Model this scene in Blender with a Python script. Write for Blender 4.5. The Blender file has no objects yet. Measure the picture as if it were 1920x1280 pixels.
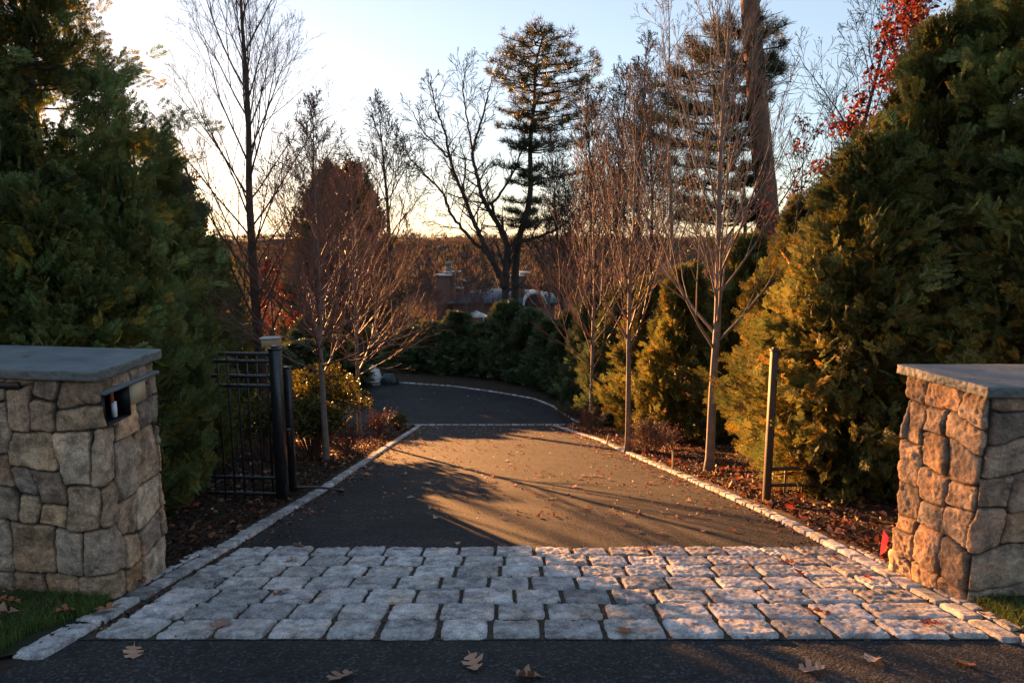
import bpy, math, random
import numpy as np
from mathutils import Vector, Matrix

random.seed(7)
RNG = np.random.default_rng(11)
sc = bpy.context.scene
COL = sc.collection
R = math.radians

# ------------------------------------------------------------------ camera
F = 1280.0                      # focal length in pixels of a 1920 wide frame
EYE = np.array([0.0, 0.0, 1.5])
TILT = math.atan(190 / 1280)
cam_d = bpy.data.cameras.new("camera")
cam = bpy.data.objects.new("camera", cam_d)
COL.objects.link(cam)
cam_d.sensor_width = 36.0
cam_d.lens = 36.0 * F / 1920
cam_d.clip_end = 9000
cam_d.clip_start = 0.05
cam.location = EYE
cam.rotation_euler = (R(90) - TILT, 0, 0)
sc.camera = cam
CT, ST = math.cos(TILT), math.sin(TILT)

def ray(px, py):
    a, b = (px - 960) / F, -(py - 640) / F
    return np.array([a, CT + b * ST, -ST + b * CT])

def at(px, py, Y):
    d = ray(px, py)
    return EYE + d * (Y / d[1])

def height_px(x, y, py):
    """height above 0 of the point over (x,y) seen on picture row py"""
    b = -(py - 640) / F
    return 1.5 + y * (-ST + b * CT) / (CT + b * ST)

# ------------------------------------------------------------------ noise
def _hash(ix, iy, iz, seed):
    n = (ix * 73856093) ^ (iy * 19349663) ^ (iz * 83492791) ^ (seed * 2654435761)
    n = n & 0xFFFFFFFF
    n = ((n ^ (n >> 13)) * 1274126177) & 0xFFFFFFFF
    n = n ^ (n >> 16)
    return (n & 0xFFFF) / 65535.0

def vnoise(p, seed=0):
    p = np.asarray(p, float)
    i = np.floor(p).astype(np.int64)
    f = p - i
    f = f * f * (3 - 2 * f)
    out = 0
    for dx in (0, 1):
        for dy in (0, 1):
            for dz in (0, 1):
                w = (f[:, 0] if dx else 1 - f[:, 0]) * (f[:, 1] if dy else 1 - f[:, 1]) * (f[:, 2] if dz else 1 - f[:, 2])
                out = out + w * _hash(i[:, 0] + dx, i[:, 1] + dy, i[:, 2] + dz, seed)
    return out * 2 - 1

def fbm(p, seed=0, octv=3):
    s, a = 0, 1.0
    p = np.asarray(p, float)
    for k in range(octv):
        s = s + a * vnoise(p * 2 ** k, seed + k * 17)
        a *= 0.5
    return s / 1.75

def sstep(a, b, x):
    t = np.clip((x - a) / (b - a), 0, 1)
    return t * t * (3 - 2 * t)

# ------------------------------------------------------------------ terrain profile
_sy = np.array([-40, 21, 26, 38, 44, 75, 90, 220, 420, 700, 1500, 1600, 2600])
_ss = np.array([-.209, -.209, -.02, -.02, -.30, -.26, -.10, -.03, .0, .03, .032, 0, 0])
_yy = np.arange(-40, 2600, 0.25)
_sl = np.interp(_yy, _sy, _ss)
_zz = np.concatenate([[0], np.cumsum((_sl[1:] + _sl[:-1]) / 2 * 0.25)])
_zz -= np.interp(0, _yy, _zz)
def prof(y):
    return np.interp(y, _yy, _zz)

def on_prof(px, py, dz=0.0):
    d = ray(px, py)
    t = 0.5
    for _ in range(6000):
        p = EYE + d * t
        if p[2] <= prof(p[1]) + dz:
            return p
        t += max(0.002, (p[2] - prof(p[1]) - dz) * 0.5)
    return EYE + d * t

# drive edges, traced on the ground
L_EDGE = [on_prof(*q) for q in [(150, 1197), (440, 1027), (530, 970), (612, 920), (700, 860), (790, 798)]]
R_EDGE = [on_prof(*q) for q in [(1866, 1199), (1560, 1030), (1430, 963), (1300, 905), (1200, 862), (1120, 825), (1035, 797)]]
Y_ROW0 = float(on_prof(960, 1200)[1])
Y_ROW7 = float(on_prof(960, 1028)[1])
Y_CROSS = float(on_prof(960, 797)[1])
def xl(y):
    return np.interp(y, [p[1] for p in L_EDGE], [p[0] for p in L_EDGE])
def xr(y):
    return np.interp(y, [p[1] for p in R_EDGE], [p[0] for p in R_EDGE])

def G(x, y):
    """height of the planted ground"""
    x = np.asarray(x, float); y = np.asarray(y, float)
    z = prof(y)
    d = np.maximum(xl(y) - x, x - xr(y))
    near = (y < 48)
    P = np.stack([x.ravel(), y.ravel(), np.zeros(x.size)], 1)
    n1 = fbm(P * 0.7, 3).reshape(x.shape)
    n2 = fbm(P * 4.0, 5).reshape(x.shape)
    bank = 0.05 * sstep(0.0, 0.5, d) + 0.15 * sstep(0.4, 4, d) + 0.04 * n1 * sstep(0, 1, d) + 0.025 * n2 * sstep(0, .3, d)
    inside = -0.05 * sstep(0.1, -0.1, d)
    court = ((y > Y_CROSS - 0.3) & (y < 40)).astype(float)
    z = z + np.where(near, (bank + inside) * (1 - court) - 0.05 * court, 0)
    far = sstep(300, 1200, y)
    z = z + far * 9 * fbm(P * 0.0035, 9).reshape(x.shape) + sstep(120, 300, y) * 1.5 * fbm(P * 0.02, 8).reshape(x.shape)
    return z

def g1(x, y):
    return float(G(np.array([x]), np.array([y]))[0])

# ------------------------------------------------------------------ object helpers
def tag(o, label=None, cat=None, group=None, kind=None):
    if label: o['label'] = label
    if cat: o['category'] = cat
    if group: o['group'] = group
    if kind: o['kind'] = kind
    return o

def empty(name, loc, label=None, cat=None, group=None, rz=0.0):
    o = bpy.data.objects.new(name, None)
    o.empty_display_size = 0.2
    COL.objects.link(o)
    o.location = loc
    o.rotation_euler = (0, 0, rz)
    return tag(o, label, cat, group)

def mesh_np(name, V, Fs, mat=None, parent=None, col=None, smooth=False, origin=None):
    V = np.asarray(V, np.float64)
    if origin is not None:
        V = V - np.asarray(origin)
    me = bpy.data.meshes.new(name)
    Fs = [np.asarray(f, np.int32) for f in Fs if len(f)]
    me.vertices.add(len(V))
    me.vertices.foreach_set('co', V.astype(np.float32).ravel())
    loops = np.concatenate([f.ravel() for f in Fs])
    tot = np.concatenate([np.full(len(f), f.shape[1], np.int32) for f in Fs])
    start = np.concatenate([[0], np.cumsum(tot)[:-1]]).astype(np.int32)
    me.loops.add(len(loops))
    me.loops.foreach_set('vertex_index', loops)
    me.polygons.add(len(tot))
    me.polygons.foreach_set('loop_start', start)
    me.polygons.foreach_set('loop_total', tot)
    me.update(calc_edges=True)
    if smooth:
        me.polygons.foreach_set('use_smooth', np.ones(len(tot), bool))
    if col is not None:
        c = np.ones((len(V), 4), np.float32)
        c[:, :3] = col
        a = me.color_attributes.new('tint', 'FLOAT_COLOR', 'POINT')
        a.data.foreach_set('color', c.ravel())
    if mat: me.materials.append(mat)
    o = bpy.data.objects.new(name, me)
    COL.objects.link(o)
    if parent is not None:
        o.parent = parent
    if origin is not None and parent is None:
        o.location = origin
    return o

class MB:
    """collects boxes, tubes, grids into one mesh"""
    def __init__(s):
        s.V, s.Q, s.T, s.C, s.n = [], [], [], [], 0
    def add(s, V, Q=None, T=None, C=None):
        V = np.asarray(V, float).reshape(-1, 3)
        if Q is not None and len(Q): s.Q.append(np.asarray(Q) + s.n)
        if T is not None and len(T): s.T.append(np.asarray(T) + s.n)
        s.V.append(V)
        s.C.append(np.ones((len(V), 3)) if C is None else np.broadcast_to(np.asarray(C, float), (len(V), 3)))
        s.n += len(V)
        return s
    def box(s, c, d, rz=0.0, bev=0.0, C=None):
        """box centred at c with full sizes d, small chamfer bev"""
        hx, hy, hz = d[0] / 2, d[1] / 2, d[2] / 2
        b = min(bev, hx * .45, hy * .45, hz * .45)
        ca, sa = math.cos(rz), math.sin(rz)
        if b <= 0:
            v = np.array([[x, y, z] for z in (-hz, hz) for y in (-hy, hy) for x in (-hx, hx)])
            q = [[0, 2, 3, 1], [4, 5, 7, 6], [0, 1, 5, 4], [2, 6, 7, 3], [0, 4, 6, 2], [1, 3, 7, 5]]
        else:
            def ring(x, y, z):
                return [[-x + b, -y, z], [x - b, -y, z], [x, -y + b, z], [x, y - b, z], [x - b, y, z], [-x + b, y, z], [-x, y - b, z], [-x, -y + b, z]]
            v = ring(hx - b, hy - b, -hz) + ring(hx, hy, -hz + b) + ring(hx, hy, hz - b) + ring(hx - b, hy - b, hz)
            v = np.array(v)
            q = []
            for k in range(3):
                for i in range(8):
                    j = (i + 1) % 8
                    q.append([k * 8 + i, k * 8 + j, k * 8 + 8 + j, k * 8 + 8 + i])
            q += [[7, 2, 1, 0], [7, 6, 3, 2], [6, 5, 4, 3], [24, 25, 26, 31], [31, 26, 27, 30], [30, 27, 28, 29]]
        v = v.copy()
        x = v[:, 0] * ca - v[:, 1] * sa
        y = v[:, 0] * sa + v[:, 1] * ca
        v[:, 0], v[:, 1] = x, y
        return s.add(v + np.asarray(c), Q=q, C=C)
    def tube(s, pts, rad, sides=8, C=None, cap=True):
        pts = np.asarray(pts, float)
        rad = np.broadcast_to(np.asarray(rad, float), (len(pts),))
        V, Q = tubes_batch(pts[None], rad[None], sides)
        T = None
        if cap:
            V = np.concatenate([V, pts[:1], pts[-1:]])
            n = len(pts) * sides
            T = [[n, (i + 1) % sides, i] for i in range(sides)] + [[n + 1, n - sides + i, n - sides + (i + 1) % sides] for i in range(sides)]
        return s.add(V, Q=Q, T=T, C=C)
    def build(s, name, mat, parent=None, smooth=False, origin=None):
        V = np.concatenate(s.V)
        Fs = []
        if s.Q: Fs.append(np.concatenate(s.Q))
        if s.T: Fs.append(np.concatenate(s.T))
        return mesh_np(name, V, Fs, mat, parent, np.concatenate(s.C), smooth, origin)

def nrm(v):
    return v / np.maximum(np.linalg.norm(v, axis=-1, keepdims=True), 1e-9)

def tubes_batch(P, rad, sides):
    """P (m,n,3), rad (m,n) -> V, Q"""
    m, n, _ = P.shape
    T = np.empty_like(P)
    T[:, 1:-1] = P[:, 2:] - P[:, :-2]
    T[:, 0] = P[:, 1] - P[:, 0]
    T[:, -1] = P[:, -1] - P[:, -2]
    T = nrm(T)
    mean = np.abs(nrm(P[:, -1] - P[:, 0]))
    ref = np.eye(3)[np.argmin(mean, axis=1)][:, None, :]
    U = nrm(np.cross(T, np.broadcast_to(ref, T.shape)))
    W = np.cross(T, U)
    a = np.arange(sides) * 2 * np.pi / sides
    V = P[:, :, None, :] + rad[:, :, None, None] * (np.cos(a)[None, None, :, None] * U[:, :, None, :] + np.sin(a)[None, None, :, None] * W[:, :, None, :])
    V = V.reshape(-1, 3)
    i = np.arange(sides); j = (i + 1) % sides
    k = np.arange(n - 1)[:, None] * sides
    q = np.stack([k + i, k + j, k + sides + j, k + sides + i], -1).reshape(-1, 4)
    Q = (np.arange(m)[:, None, None] * n * sides + q[None]).reshape(-1, 4)
    return V, Q

def copy_tree(o, parent=None):
    c = o.copy()
    COL.objects.link(c)
    if parent is not None:
        c.parent = parent
    for ch in o.children:
        copy_tree(ch, c)
    return c

# ------------------------------------------------------------------ materials
def new_mat(name):
    m = bpy.data.materials.new(name)
    m.use_nodes = True
    nt = m.node_tree
    nt.nodes.clear()
    out = nt.nodes.new('ShaderNodeOutputMaterial')
    return m, nt, out

def N(nt, t, **kw):
    n = nt.nodes.new(t)
    for k, v in kw.items():
        if k in n.inputs:
            n.inputs[k].default_value = v
        else:
            setattr(n, k, v)
    return n

def mixrgb(nt, mode, fac, a, b):
    n = nt.nodes.new('ShaderNodeMix')
    n.data_type = 'RGBA'
    n.blend_type = mode
    for sock, v in ((n.inputs[0], fac), (n.inputs[6], a), (n.inputs[7], b)):
        if hasattr(v, 'links'):
            nt.links.new(v, sock)
        elif isinstance(v, (int, float)):
            sock.default_value = v
        else:
            sock.default_value = (*v, 1) if len(v) == 3 else v
    return n.outputs[2]

def noise_out(nt, vec, scale, detail=4, rough=.55, color=False):
    n = N(nt, 'ShaderNodeTexNoise')
    n.inputs['Scale'].default_value = scale
    n.inputs['Detail'].default_value = detail
    n.inputs['Roughness'].default_value = rough
    nt.links.new(vec, n.inputs['Vector'])
    return n.outputs['Color' if color else 'Fac']

def ramp(nt, fac, stops):
    n = N(nt, 'ShaderNodeValToRGB')
    cr = n.color_ramp
    while len(cr.elements) < len(stops):
        cr.elements.new(0.5)
    for e, (p, c) in zip(cr.elements, stops):
        e.position = p
        e.color = (*c, 1) if not isinstance(c, (int, float)) else (c, c, c, 1)
    nt.links.new(fac, n.inputs[0])
    return n.outputs[0]

def surf_mat(name, c1, c2, scale=8, rough=.8, bump=.4, bscale=60, tint=False, spec=.3, bdist=.01, c3=None, metal=0, detail=5, rough2=None):
    m, nt, out = new_mat(name)
    tc = N(nt, 'ShaderNodeTexCoord')
    v = tc.outputs['Object']
    f = noise_out(nt, v, scale, detail, .6)
    stops = [(.3, c1), (.7, c2)] if c3 is None else [(.25, c1), (.5, c2), (.75, c3)]
    c = ramp(nt, f, stops)
    if tint:
        a = N(nt, 'ShaderNodeVertexColor', layer_name='tint')
        c = mixrgb(nt, 'MULTIPLY', 1.0, c, a.outputs[0])
    b = N(nt, 'ShaderNodeBsdfPrincipled')
    nt.links.new(c, b.inputs['Base Color'])
    b.inputs['Roughness'].default_value = rough
    b.inputs['Metallic'].default_value = metal
    b.inputs['Specular IOR Level'].default_value = spec
    if rough2 is not None:
        rr = ramp(nt, noise_out(nt, v, scale * 3, 3), [(.3, rough), (.7, rough2)])
        nt.links.new(rr, b.inputs['Roughness'])
    if bump:
        bn = N(nt, 'ShaderNodeBump')
        bn.inputs['Strength'].default_value = bump
        bn.inputs['Distance'].default_value = bdist
        nt.links.new(noise_out(nt, v, bscale, 6, .65), bn.inputs['Height'])
        nt.links.new(bn.outputs[0], b.inputs['Normal'])
    nt.links.new(b.outputs[0], out.inputs[0])
    return m

def leaf_mat(name, c, trans=.45, rough=.5, spec=.25, tr_col=None, var=.35):
    """leaf colour times the tint stored per leaf; light passes through"""
    m, nt, out = new_mat(name)
    a = N(nt, 'ShaderNodeVertexColor', layer_name='tint')
    tc = N(nt, 'ShaderNodeTexCoord')
    nz = noise_out(nt, tc.outputs['Object'], 2.2, 3)
    v = ramp(nt, nz, [(.3, 1 - var), (.7, 1 + var)])
    base = mixrgb(nt, 'MULTIPLY', 1.0, a.outputs[0], c)
    base = mixrgb(nt, 'MULTIPLY', 1.0, base, v)
    b = N(nt, 'ShaderNodeBsdfPrincipled')
    nt.links.new(base, b.inputs['Base Color'])
    b.inputs['Roughness'].default_value = rough
    b.inputs['Specular IOR Level'].default_value = spec
    t = N(nt, 'ShaderNodeBsdfTranslucent')
    tcx = mixrgb(nt, 'MULTIPLY', 1.0, a.outputs[0], tr_col or c)
    nt.links.new(tcx, t.inputs[0])
    mx = N(nt, 'ShaderNodeMixShader')
    mx.inputs[0].default_value = trans
    nt.links.new(b.outputs[0], mx.inputs[1])
    nt.links.new(t.outputs[0], mx.inputs[2])
    nt.links.new(mx.outputs[0], out.inputs[0])
    return m

def asphalt_mat():
    m, nt, out = new_mat('asphalt')
    tc = N(nt, 'ShaderNodeTexCoord')
    v = tc.outputs['Object']
    big = ramp(nt, noise_out(nt, v, .9, 4), [(.3, (.016, .019, .0215)), (.7, (.034, .0355, .036))])
    vo = N(nt, 'ShaderNodeTexVoronoi')
    vo.inputs['Scale'].default_value = 75
    nt.links.new(v, vo.inputs['Vector'])
    sp = ramp(nt, vo.outputs['Color'], [(.0, .4), (.7, 1.1), (.88, 3.2)])
    c = mixrgb(nt, 'MULTIPLY', 1.0, big, sp)
    dust = ramp(nt, noise_out(nt, v, 3.3, 6, .7), [(.45, .0), (.75, .35)])
    c = mixrgb(nt, 'MIX', dust, c, (.075, .068, .058))
    b = N(nt, 'ShaderNodeBsdfPrincipled')
    nt.links.new(c, b.inputs['Base Color'])
    b.inputs['Roughness'].default_value = .8
    b.inputs['Specular IOR Level'].default_value = .18
    bn = N(nt, 'ShaderNodeBump')
    bn.inputs['Strength'].default_value = 1
    bn.inputs['Distance'].default_value = .007
    nt.links.new(vo.outputs['Distance'], bn.inputs['Height'])
    bn2 = N(nt, 'ShaderNodeBump')
    bn2.inputs['Strength'].default_value = .8
    bn2.inputs['Distance'].default_value = .016
    nt.links.new(noise_out(nt, v, 26, 5, .7), bn2.inputs['Height'])
    nt.links.new(bn.outputs[0], bn2.inputs['Normal'])
    nt.links.new(bn2.outputs[0], b.inputs['Normal'])
    nt.links.new(b.outputs[0], out.inputs[0])
    return m

def stone_mat(name, spots=True, lich=(.10, .105, .07), bumpd=.012):
    m, nt, out = new_mat(name)
    tc = N(nt, 'ShaderNodeTexCoord')
    v = tc.outputs['Object']
    a = N(nt, 'ShaderNodeVertexColor', layer_name='tint')
    c = mixrgb(nt, 'MULTIPLY', 1.0, a.outputs[0], ramp(nt, noise_out(nt, v, 9, 7, .7), [(.30, .40), (.5, 1.0), (.70, 1.6)]))
    c = mixrgb(nt, 'MULTIPLY', .8, c, ramp(nt, noise_out(nt, v, 130, 3, .6), [(.3, .45), (.7, 1.55)]))
    rust = ramp(nt, noise_out(nt, v, 4.2, 5, .65), [(.52, 0), (.72, .55)])
    c = mixrgb(nt, 'MIX', rust, c, mixrgb(nt, 'MULTIPLY', 1.0, c, (1.25, .8, .5)))
    dk = ramp(nt, noise_out(nt, v, 6.5, 8, .75), [(.50, 0), (.58, .65)])
    c = mixrgb(nt, 'MIX', dk, c, mixrgb(nt, 'MULTIPLY', 1.0, c, (.45, .45, .48)))
    b = N(nt, 'ShaderNodeBsdfPrincipled')
    nt.links.new(c, b.inputs['Base Color'])
    b.inputs['Roughness'].default_value = .85
    b.inputs['Specular IOR Level'].default_value = .25
    bn = N(nt, 'ShaderNodeBump')
    bn.inputs['Strength'].default_value = .7
    bn.inputs['Distance'].default_value = bumpd * 1.7
    nt.links.new(noise_out(nt, v, 38, 8, .75), bn.inputs['Height'])
    nt.links.new(bn.outputs[0], b.inputs['Normal'])
    nt.links.new(b.outputs[0], out.inputs[0])
    return m

M = {}
M['asphalt'] = asphalt_mat()
M['ground'] = surf_mat('mulch_soil', (.014, .010, .008), (.045, .030, .020), 14, .95, .9, 45, bdist=.03, c3=(.022, .016, .012))
M['hills'] = surf_mat('hill_woods', (.055, .036, .026), (.085, .052, .034), .03, 1, .0, c3=(.045, .042, .027), detail=9)
M['field'] = surf_mat('meadow', (.03, .034, .018), (.06, .05, .028), .3, 1, 0, c3=(.045, .032, .02), detail=8)
M['soil_lawn'] = surf_mat('lawn_soil', (.012, .016, .007), (.022, .028, .011), 9, 1, .6, 50)
M['granite'] = stone_mat('granite_block', bumpd=.008)
M['pillar'] = stone_mat('field_stone')
M['joint'] = surf_mat('stone_dust_joint', (.020, .018, .014), (.085, .068, .048), 30, .95, .8, 120, bdist=.01)
M['bluestone'] = surf_mat('bluestone', (.095, .125, .14), (.20, .215, .215), 4.5, .62, .8, 30, bdist=.012, detail=9, tint=True, spec=.35)
M['black'] = surf_mat('black_paint', (.010, .011, .012), (.018, .018, .019), 5, .22, .08, 90, spec=.6, bdist=.002, rough2=.4)
M['post_wood'] = surf_mat('dark_post', (.03, .022, .016), (.055, .04, .028), 12, .6, .4, 60, tint=False)
M['bark_grey'] = surf_mat('bark_grey', (.10, .085, .07), (.22, .19, .16), 9, .85, .6, 40, bdist=.01)
M['bark_maple'] = surf_mat('bark_maple', (.13, .10, .085), (.25, .20, .165), 7, .7, .45, 45, bdist=.006)
M['bark_dark'] = surf_mat('bark_dark', (.030, .026, .023), (.075, .062, .052), 6, .95, .8, 25, bdist=.03)
M['bark_pine'] = surf_mat('bark_pine', (.09, .05, .035), (.24, .13, .085), 5, .95, .9, 14, bdist=.05)
M['twig_red'] = surf_mat('twig_red', (.10, .055, .045), (.19, .115, .09), 5, .6, 0)
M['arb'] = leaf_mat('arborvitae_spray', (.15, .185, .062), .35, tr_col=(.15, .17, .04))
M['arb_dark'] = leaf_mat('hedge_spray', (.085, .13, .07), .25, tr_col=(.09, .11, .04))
M['arb_gold'] = leaf_mat('sunlit_spray', (.13, .15, .05), .36, tr_col=(.17, .16, .04))  # golden cast of the low sun put into the spray colour
M['needle'] = leaf_mat('pine_needles', (.040, .060, .026), .3, tr_col=(.08, .07, .02))
M['rhodo'] = leaf_mat('shrub_leaf', (.075, .095, .022), .35, rough=.32, spec=.5, tr_col=(.2, .17, .02))
M['redleaf'] = leaf_mat('red_leaf', (.12, .022, .022), .4, tr_col=(.18, .022, .016))
M['deadleaf'] = leaf_mat('dead_leaf', (.34, .20, .13), .2, rough=.6, tr_col=(.3, .14, .06), var=.2)
M['grass'] = leaf_mat('grass_blade', (.08, .14, .035), .35, tr_col=(.11, .15, .03))
M['brick'] = None

def brick_mat():
    m, nt, out = new_mat('brick')
    tc = N(nt, 'ShaderNodeTexCoord')
    mp = N(nt, 'ShaderNodeMapping')
    mp.inputs['Rotation'].default_value = (R(90), 0, 0)
    nt.links.new(tc.outputs['Object'], mp.inputs[0])
    bt = N(nt, 'ShaderNodeTexBrick')
    bt.inputs['Scale'].default_value = 1
    bt.inputs['Brick Width'].default_value = .22
    bt.inputs['Row Height'].default_value = .075
    bt.inputs['Mortar Size'].default_value = .008
    bt.inputs['Color1'].default_value = (.10, .04, .03, 1)
    bt.inputs['Color2'].default_value = (.14, .055, .04, 1)
    bt.inputs['Mortar'].default_value = (.16, .13, .11, 1)
    nt.links.new(mp.outputs[0], bt.inputs['Vector'])
    b = N(nt, 'ShaderNodeBsdfPrincipled')
    b.inputs['Roughness'].default_value = .9
    nt.links.new(bt.outputs[0], b.inputs['Base Color'])
    nt.links.new(b.outputs[0], out.inputs[0])
    return m
M['brick'] = brick_mat()
M['slate'] = surf_mat('slate_roof', (.05, .06, .07), (.11, .125, .14), 4, .6, .5, 8, bdist=.05)
M['pale'] = surf_mat('pale_stone', (.5, .5, .5), (.68, .67, .65), 5, .6, .2, 30)
M['copper'] = surf_mat('metal_flue', (.16, .13, .11), (.25, .2, .17), 5, .5, .2, 30, metal=.4)
M['glass'] = surf_mat('window_glass', (.03, .04, .05), (.05, .06, .07), 2, .1, 0, spec=.8)
M['tanbox'] = surf_mat('tan_box', (.45, .34, .19), (.58, .44, .27), 5, .7, .3, 40)
M['white'] = surf_mat('white_sheet', (.76, .78, .8), (.84, .85, .86), 6, .6, .3, 20)
M['darkbag'] = surf_mat('dark_bag', (.012, .03, .032), (.02, .045, .05), 6, .35, .4, 14, spec=.5, bdist=.03)
M['stake'] = surf_mat('stake_wood', (.35, .26, .15), (.5, .38, .24), 12, .8, .4, 40)
M['flag'] = leaf_mat('flag_plastic', (.75, .045, .09), .5, tr_col=(.95, .08, .12), var=.05)
M['pipe'] = surf_mat('pipe_rubber', (.02, .018, .017), (.04, .034, .03), 10, .55, .3, 60)
M['niche'] = surf_mat('niche_liner', (.006, .007, .008), (.012, .012, .013), 5, .5, 0)
M['bronze'] = surf_mat('bronze_fixture', (.05, .035, .028), (.09, .065, .05), 8, .45, .2, 60, metal=.5)
M['orange'] = surf_mat('orange_strip', (.28, .06, .02), (.36, .09, .03), 8, .6, 0)

# ------------------------------------------------------------------ ground sheet
def axis(lo, hi, fine_lo, fine_hi, step, growth=1.16):
    a = list(np.arange(fine_lo, fine_hi + 1e-6, step))
    s, x = step, a[-1]
    while x < hi:
        s *= growth; x += s; a.append(min(x, hi))
    s, x = step, a[0]
    b = []
    while x > lo:
        s *= growth; x -= s; b.append(max(x, lo))
    return np.array(b[::-1] + a)
def grid_faces(nx, ny):
    i = np.arange(nx - 1)[None, :]; j = np.arange(ny - 1)[:, None]
    k = j * nx + i
    return np.stack([k, k + 1, k + 1 + nx, k + nx], -1).reshape(-1, 4)

ax = axis(-1600, 1600, -8, 8, .12)
ay = axis(-30, 120, -3, 27, .12, 1.1)
X, Yg = np.meshgrid(ax, ay)
Z = G(X, Yg)
V = np.stack([X.ravel(), Yg.ravel(), Z.ravel()], 1)
o = mesh_np('ground', V, [grid_faces(len(ax), len(ay))], M['ground'], smooth=True)
tag(o, kind='structure')
ay2 = np.concatenate([[120], np.geomspace(124, 2400, 150)])
ax2 = np.linspace(-1600, 1600, 320)
X, Yg = np.meshgrid(ax2, ay2)
Z = G(X, Yg)
o = mesh_np('hills', np.stack([X.ravel(), Yg.ravel(), Z.ravel() - .05], 1), [grid_faces(len(ax2), len(ay2))], M['hills'], smooth=True)
tag(o, kind='structure')

def strip_sheet(name, A, B, n, m, dz, mat):
    """sheet between polylines A and B (xy), following the slope"""
    def rs(P, n):
        P = np.asarray(P)[:, :2]
        d = np.concatenate([[0], np.cumsum(np.linalg.norm(np.diff(P, axis=0), axis=1))])
        t = np.linspace(0, d[-1], n)
        return np.stack([np.interp(t, d, P[:, 0]), np.interp(t, d, P[:, 1])], 1)
    a, b = rs(A, n), rs(B, n)
    t = np.linspace(0, 1, m)[None, :, None]
    P = a[:, None] * (1 - t) + b[:, None] * t
    P = P.reshape(-1, 2)
    Vv = np.column_stack([P, prof(P[:, 1]) + dz])
    return mesh_np(name, Vv, [grid_faces(m, n)], mat, smooth=True)

ys = np.linspace(Y_ROW7 - .05, Y_CROSS, 60)
A = [(xl(y), y) for y in ys]; B = [(xr(y), y) for y in ys]
tag(strip_sheet('driveway', A, B, 120, 30, 0.0, M['asphalt']), kind='structure')
# street in the foreground
pl = on_prof(35, 1245)
tag(strip_sheet('road', [(-11, -3), (-9, 1.2), (pl[0] - .6, pl[1] - .35), (pl[0], pl[1]), (xl(Y_ROW0), Y_ROW0 + .02)],
                [(11, -3), (9, 1.2), (3.6, 3.2), (xr(Y_ROW0) + .4, Y_ROW0 - .2), (xr(Y_ROW0), Y_ROW0 + .02)], 80, 60, 0.0, M['asphalt']), kind='structure')
# court at the foot of the drive
FAR = [on_prof(*q) for q in [(480, 716), (640, 712), (706, 722), (730, 716), (850, 724), (930, 735), (1000, 747), (1034, 760), (1062, 778), (1085, 792)]]
FARX = [(-24, FAR[0][1] + .5)] + [tuple(p[:2]) for p in FAR]
NEARX = [(-24, Y_CROSS + .2), (-10, Y_CROSS - .1), (xl(Y_CROSS), Y_CROSS + .02), (xr(Y_CROSS) + .9, Y_CROSS + .02)]
def resamp_x(P, n):
    P = np.asarray(P)
    d = np.concatenate([[0], np.cumsum(np.linalg.norm(np.diff(P, axis=0), axis=1))])
    t = np.linspace(0, d[-1], n)
    return np.stack([np.interp(t, d, P[:, 0]), np.interp(t, d, P[:, 1])], 1)
tag(strip_sheet('courtyard', resamp_x(NEARX, 90), resamp_x(FARX, 90), 90, 24, 0.0, M['asphalt']), kind='structure')
# lawns left and right in the foreground
lw = strip_sheet('lawn', [(-9, 1.3), (pl[0] - .65, pl[1] - .3), (pl[0] - .05, pl[1] + .05), (xl(Y_ROW0) - .1, Y_ROW0 + .15), (xl(Y_ROW0) + .0, Y_ROW0 + .35)],
                 [(-9, 5.2), (-5, 5.0), (-4, 4.8), (-3.2, 4.75), (-2.75, 4.75)], 60, 20, .03, M['soil_lawn'])
tag(lw, kind='structure')
lw2 = strip_sheet('lawn', [(xr(Y_ROW0) + .3, Y_ROW0 + .4), (xr(Y_ROW0) + .5, Y_ROW0 + .0), (4.2, 3.3), (9, 1.3)],
                  [(xr(Y_ROW0) + .25, 4.55), (4.2, 4.6), (6, 4.6), (9, 4.9)], 60, 20, .03, M['soil_lawn'])
tag(lw2, kind='structure')

# ------------------------------------------------------------------ stone blocks (apron, kerbs)
def block(mb, cx, cy, z, lx, ly, h, rz, tint, nx=18, ny=10, seed=0, rough=.006, wob=.035, skewx=0):
    u = np.linspace(-1.08, 1.08, nx); v = np.linspace(-1.08, 1.08, ny)
    Ug, Vg = np.meshgrid(u, v)
    U, W = Ug.ravel(), Vg.ravel()
    cu, cw = np.clip(U, -1, 1), np.clip(W, -1, 1)
    p = 11.0
    # map square to superellipse
    r = (np.abs(cu) ** p + np.abs(cw) ** p) ** (1 / p)
    mx = np.maximum(np.abs(cu), np.abs(cw))
    k = np.where(r > 1e-6, mx / np.maximum(r, 1e-6), 1)
    x = cu * k * lx / 2; y = cw * k * ly / 2
    P3 = np.stack([x * 9 + seed * 3.1, y * 9 + seed * 1.7, np.full(len(x), seed * .77)], 1)
    edge = sstep(.80, 1, mx)
    x = x * (1 + wob * fbm(P3 * .8, 1)) + .008 * edge * fbm(P3 * 4, 21); y = y * (1 + wob * 1.5 * fbm(P3 * .8, 2)) + .008 * edge * fbm(P3 * 4, 22)
    zt = h - .42 * h * sstep(.91, 1.0, mx) + rough * fbm(P3 * 2.2, 4) * 1.2 + rough * .8 * vnoise(P3 * 6, 6)
    out = (np.maximum(np.abs(U), np.abs(W)) > 1.001)
    zt = np.where(out, -.03, zt)
    x = x + skewx * y
    ca, sa = math.cos(rz), math.sin(rz)
    X_ = cx + x * ca - y * sa; Y_ = cy + x * sa + y * ca
    Zs = prof(Y_) + z + zt
    mb.add(np.stack([X_, Y_, Zs], 1), Q=grid_faces(nx, ny), C=tint)

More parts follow.
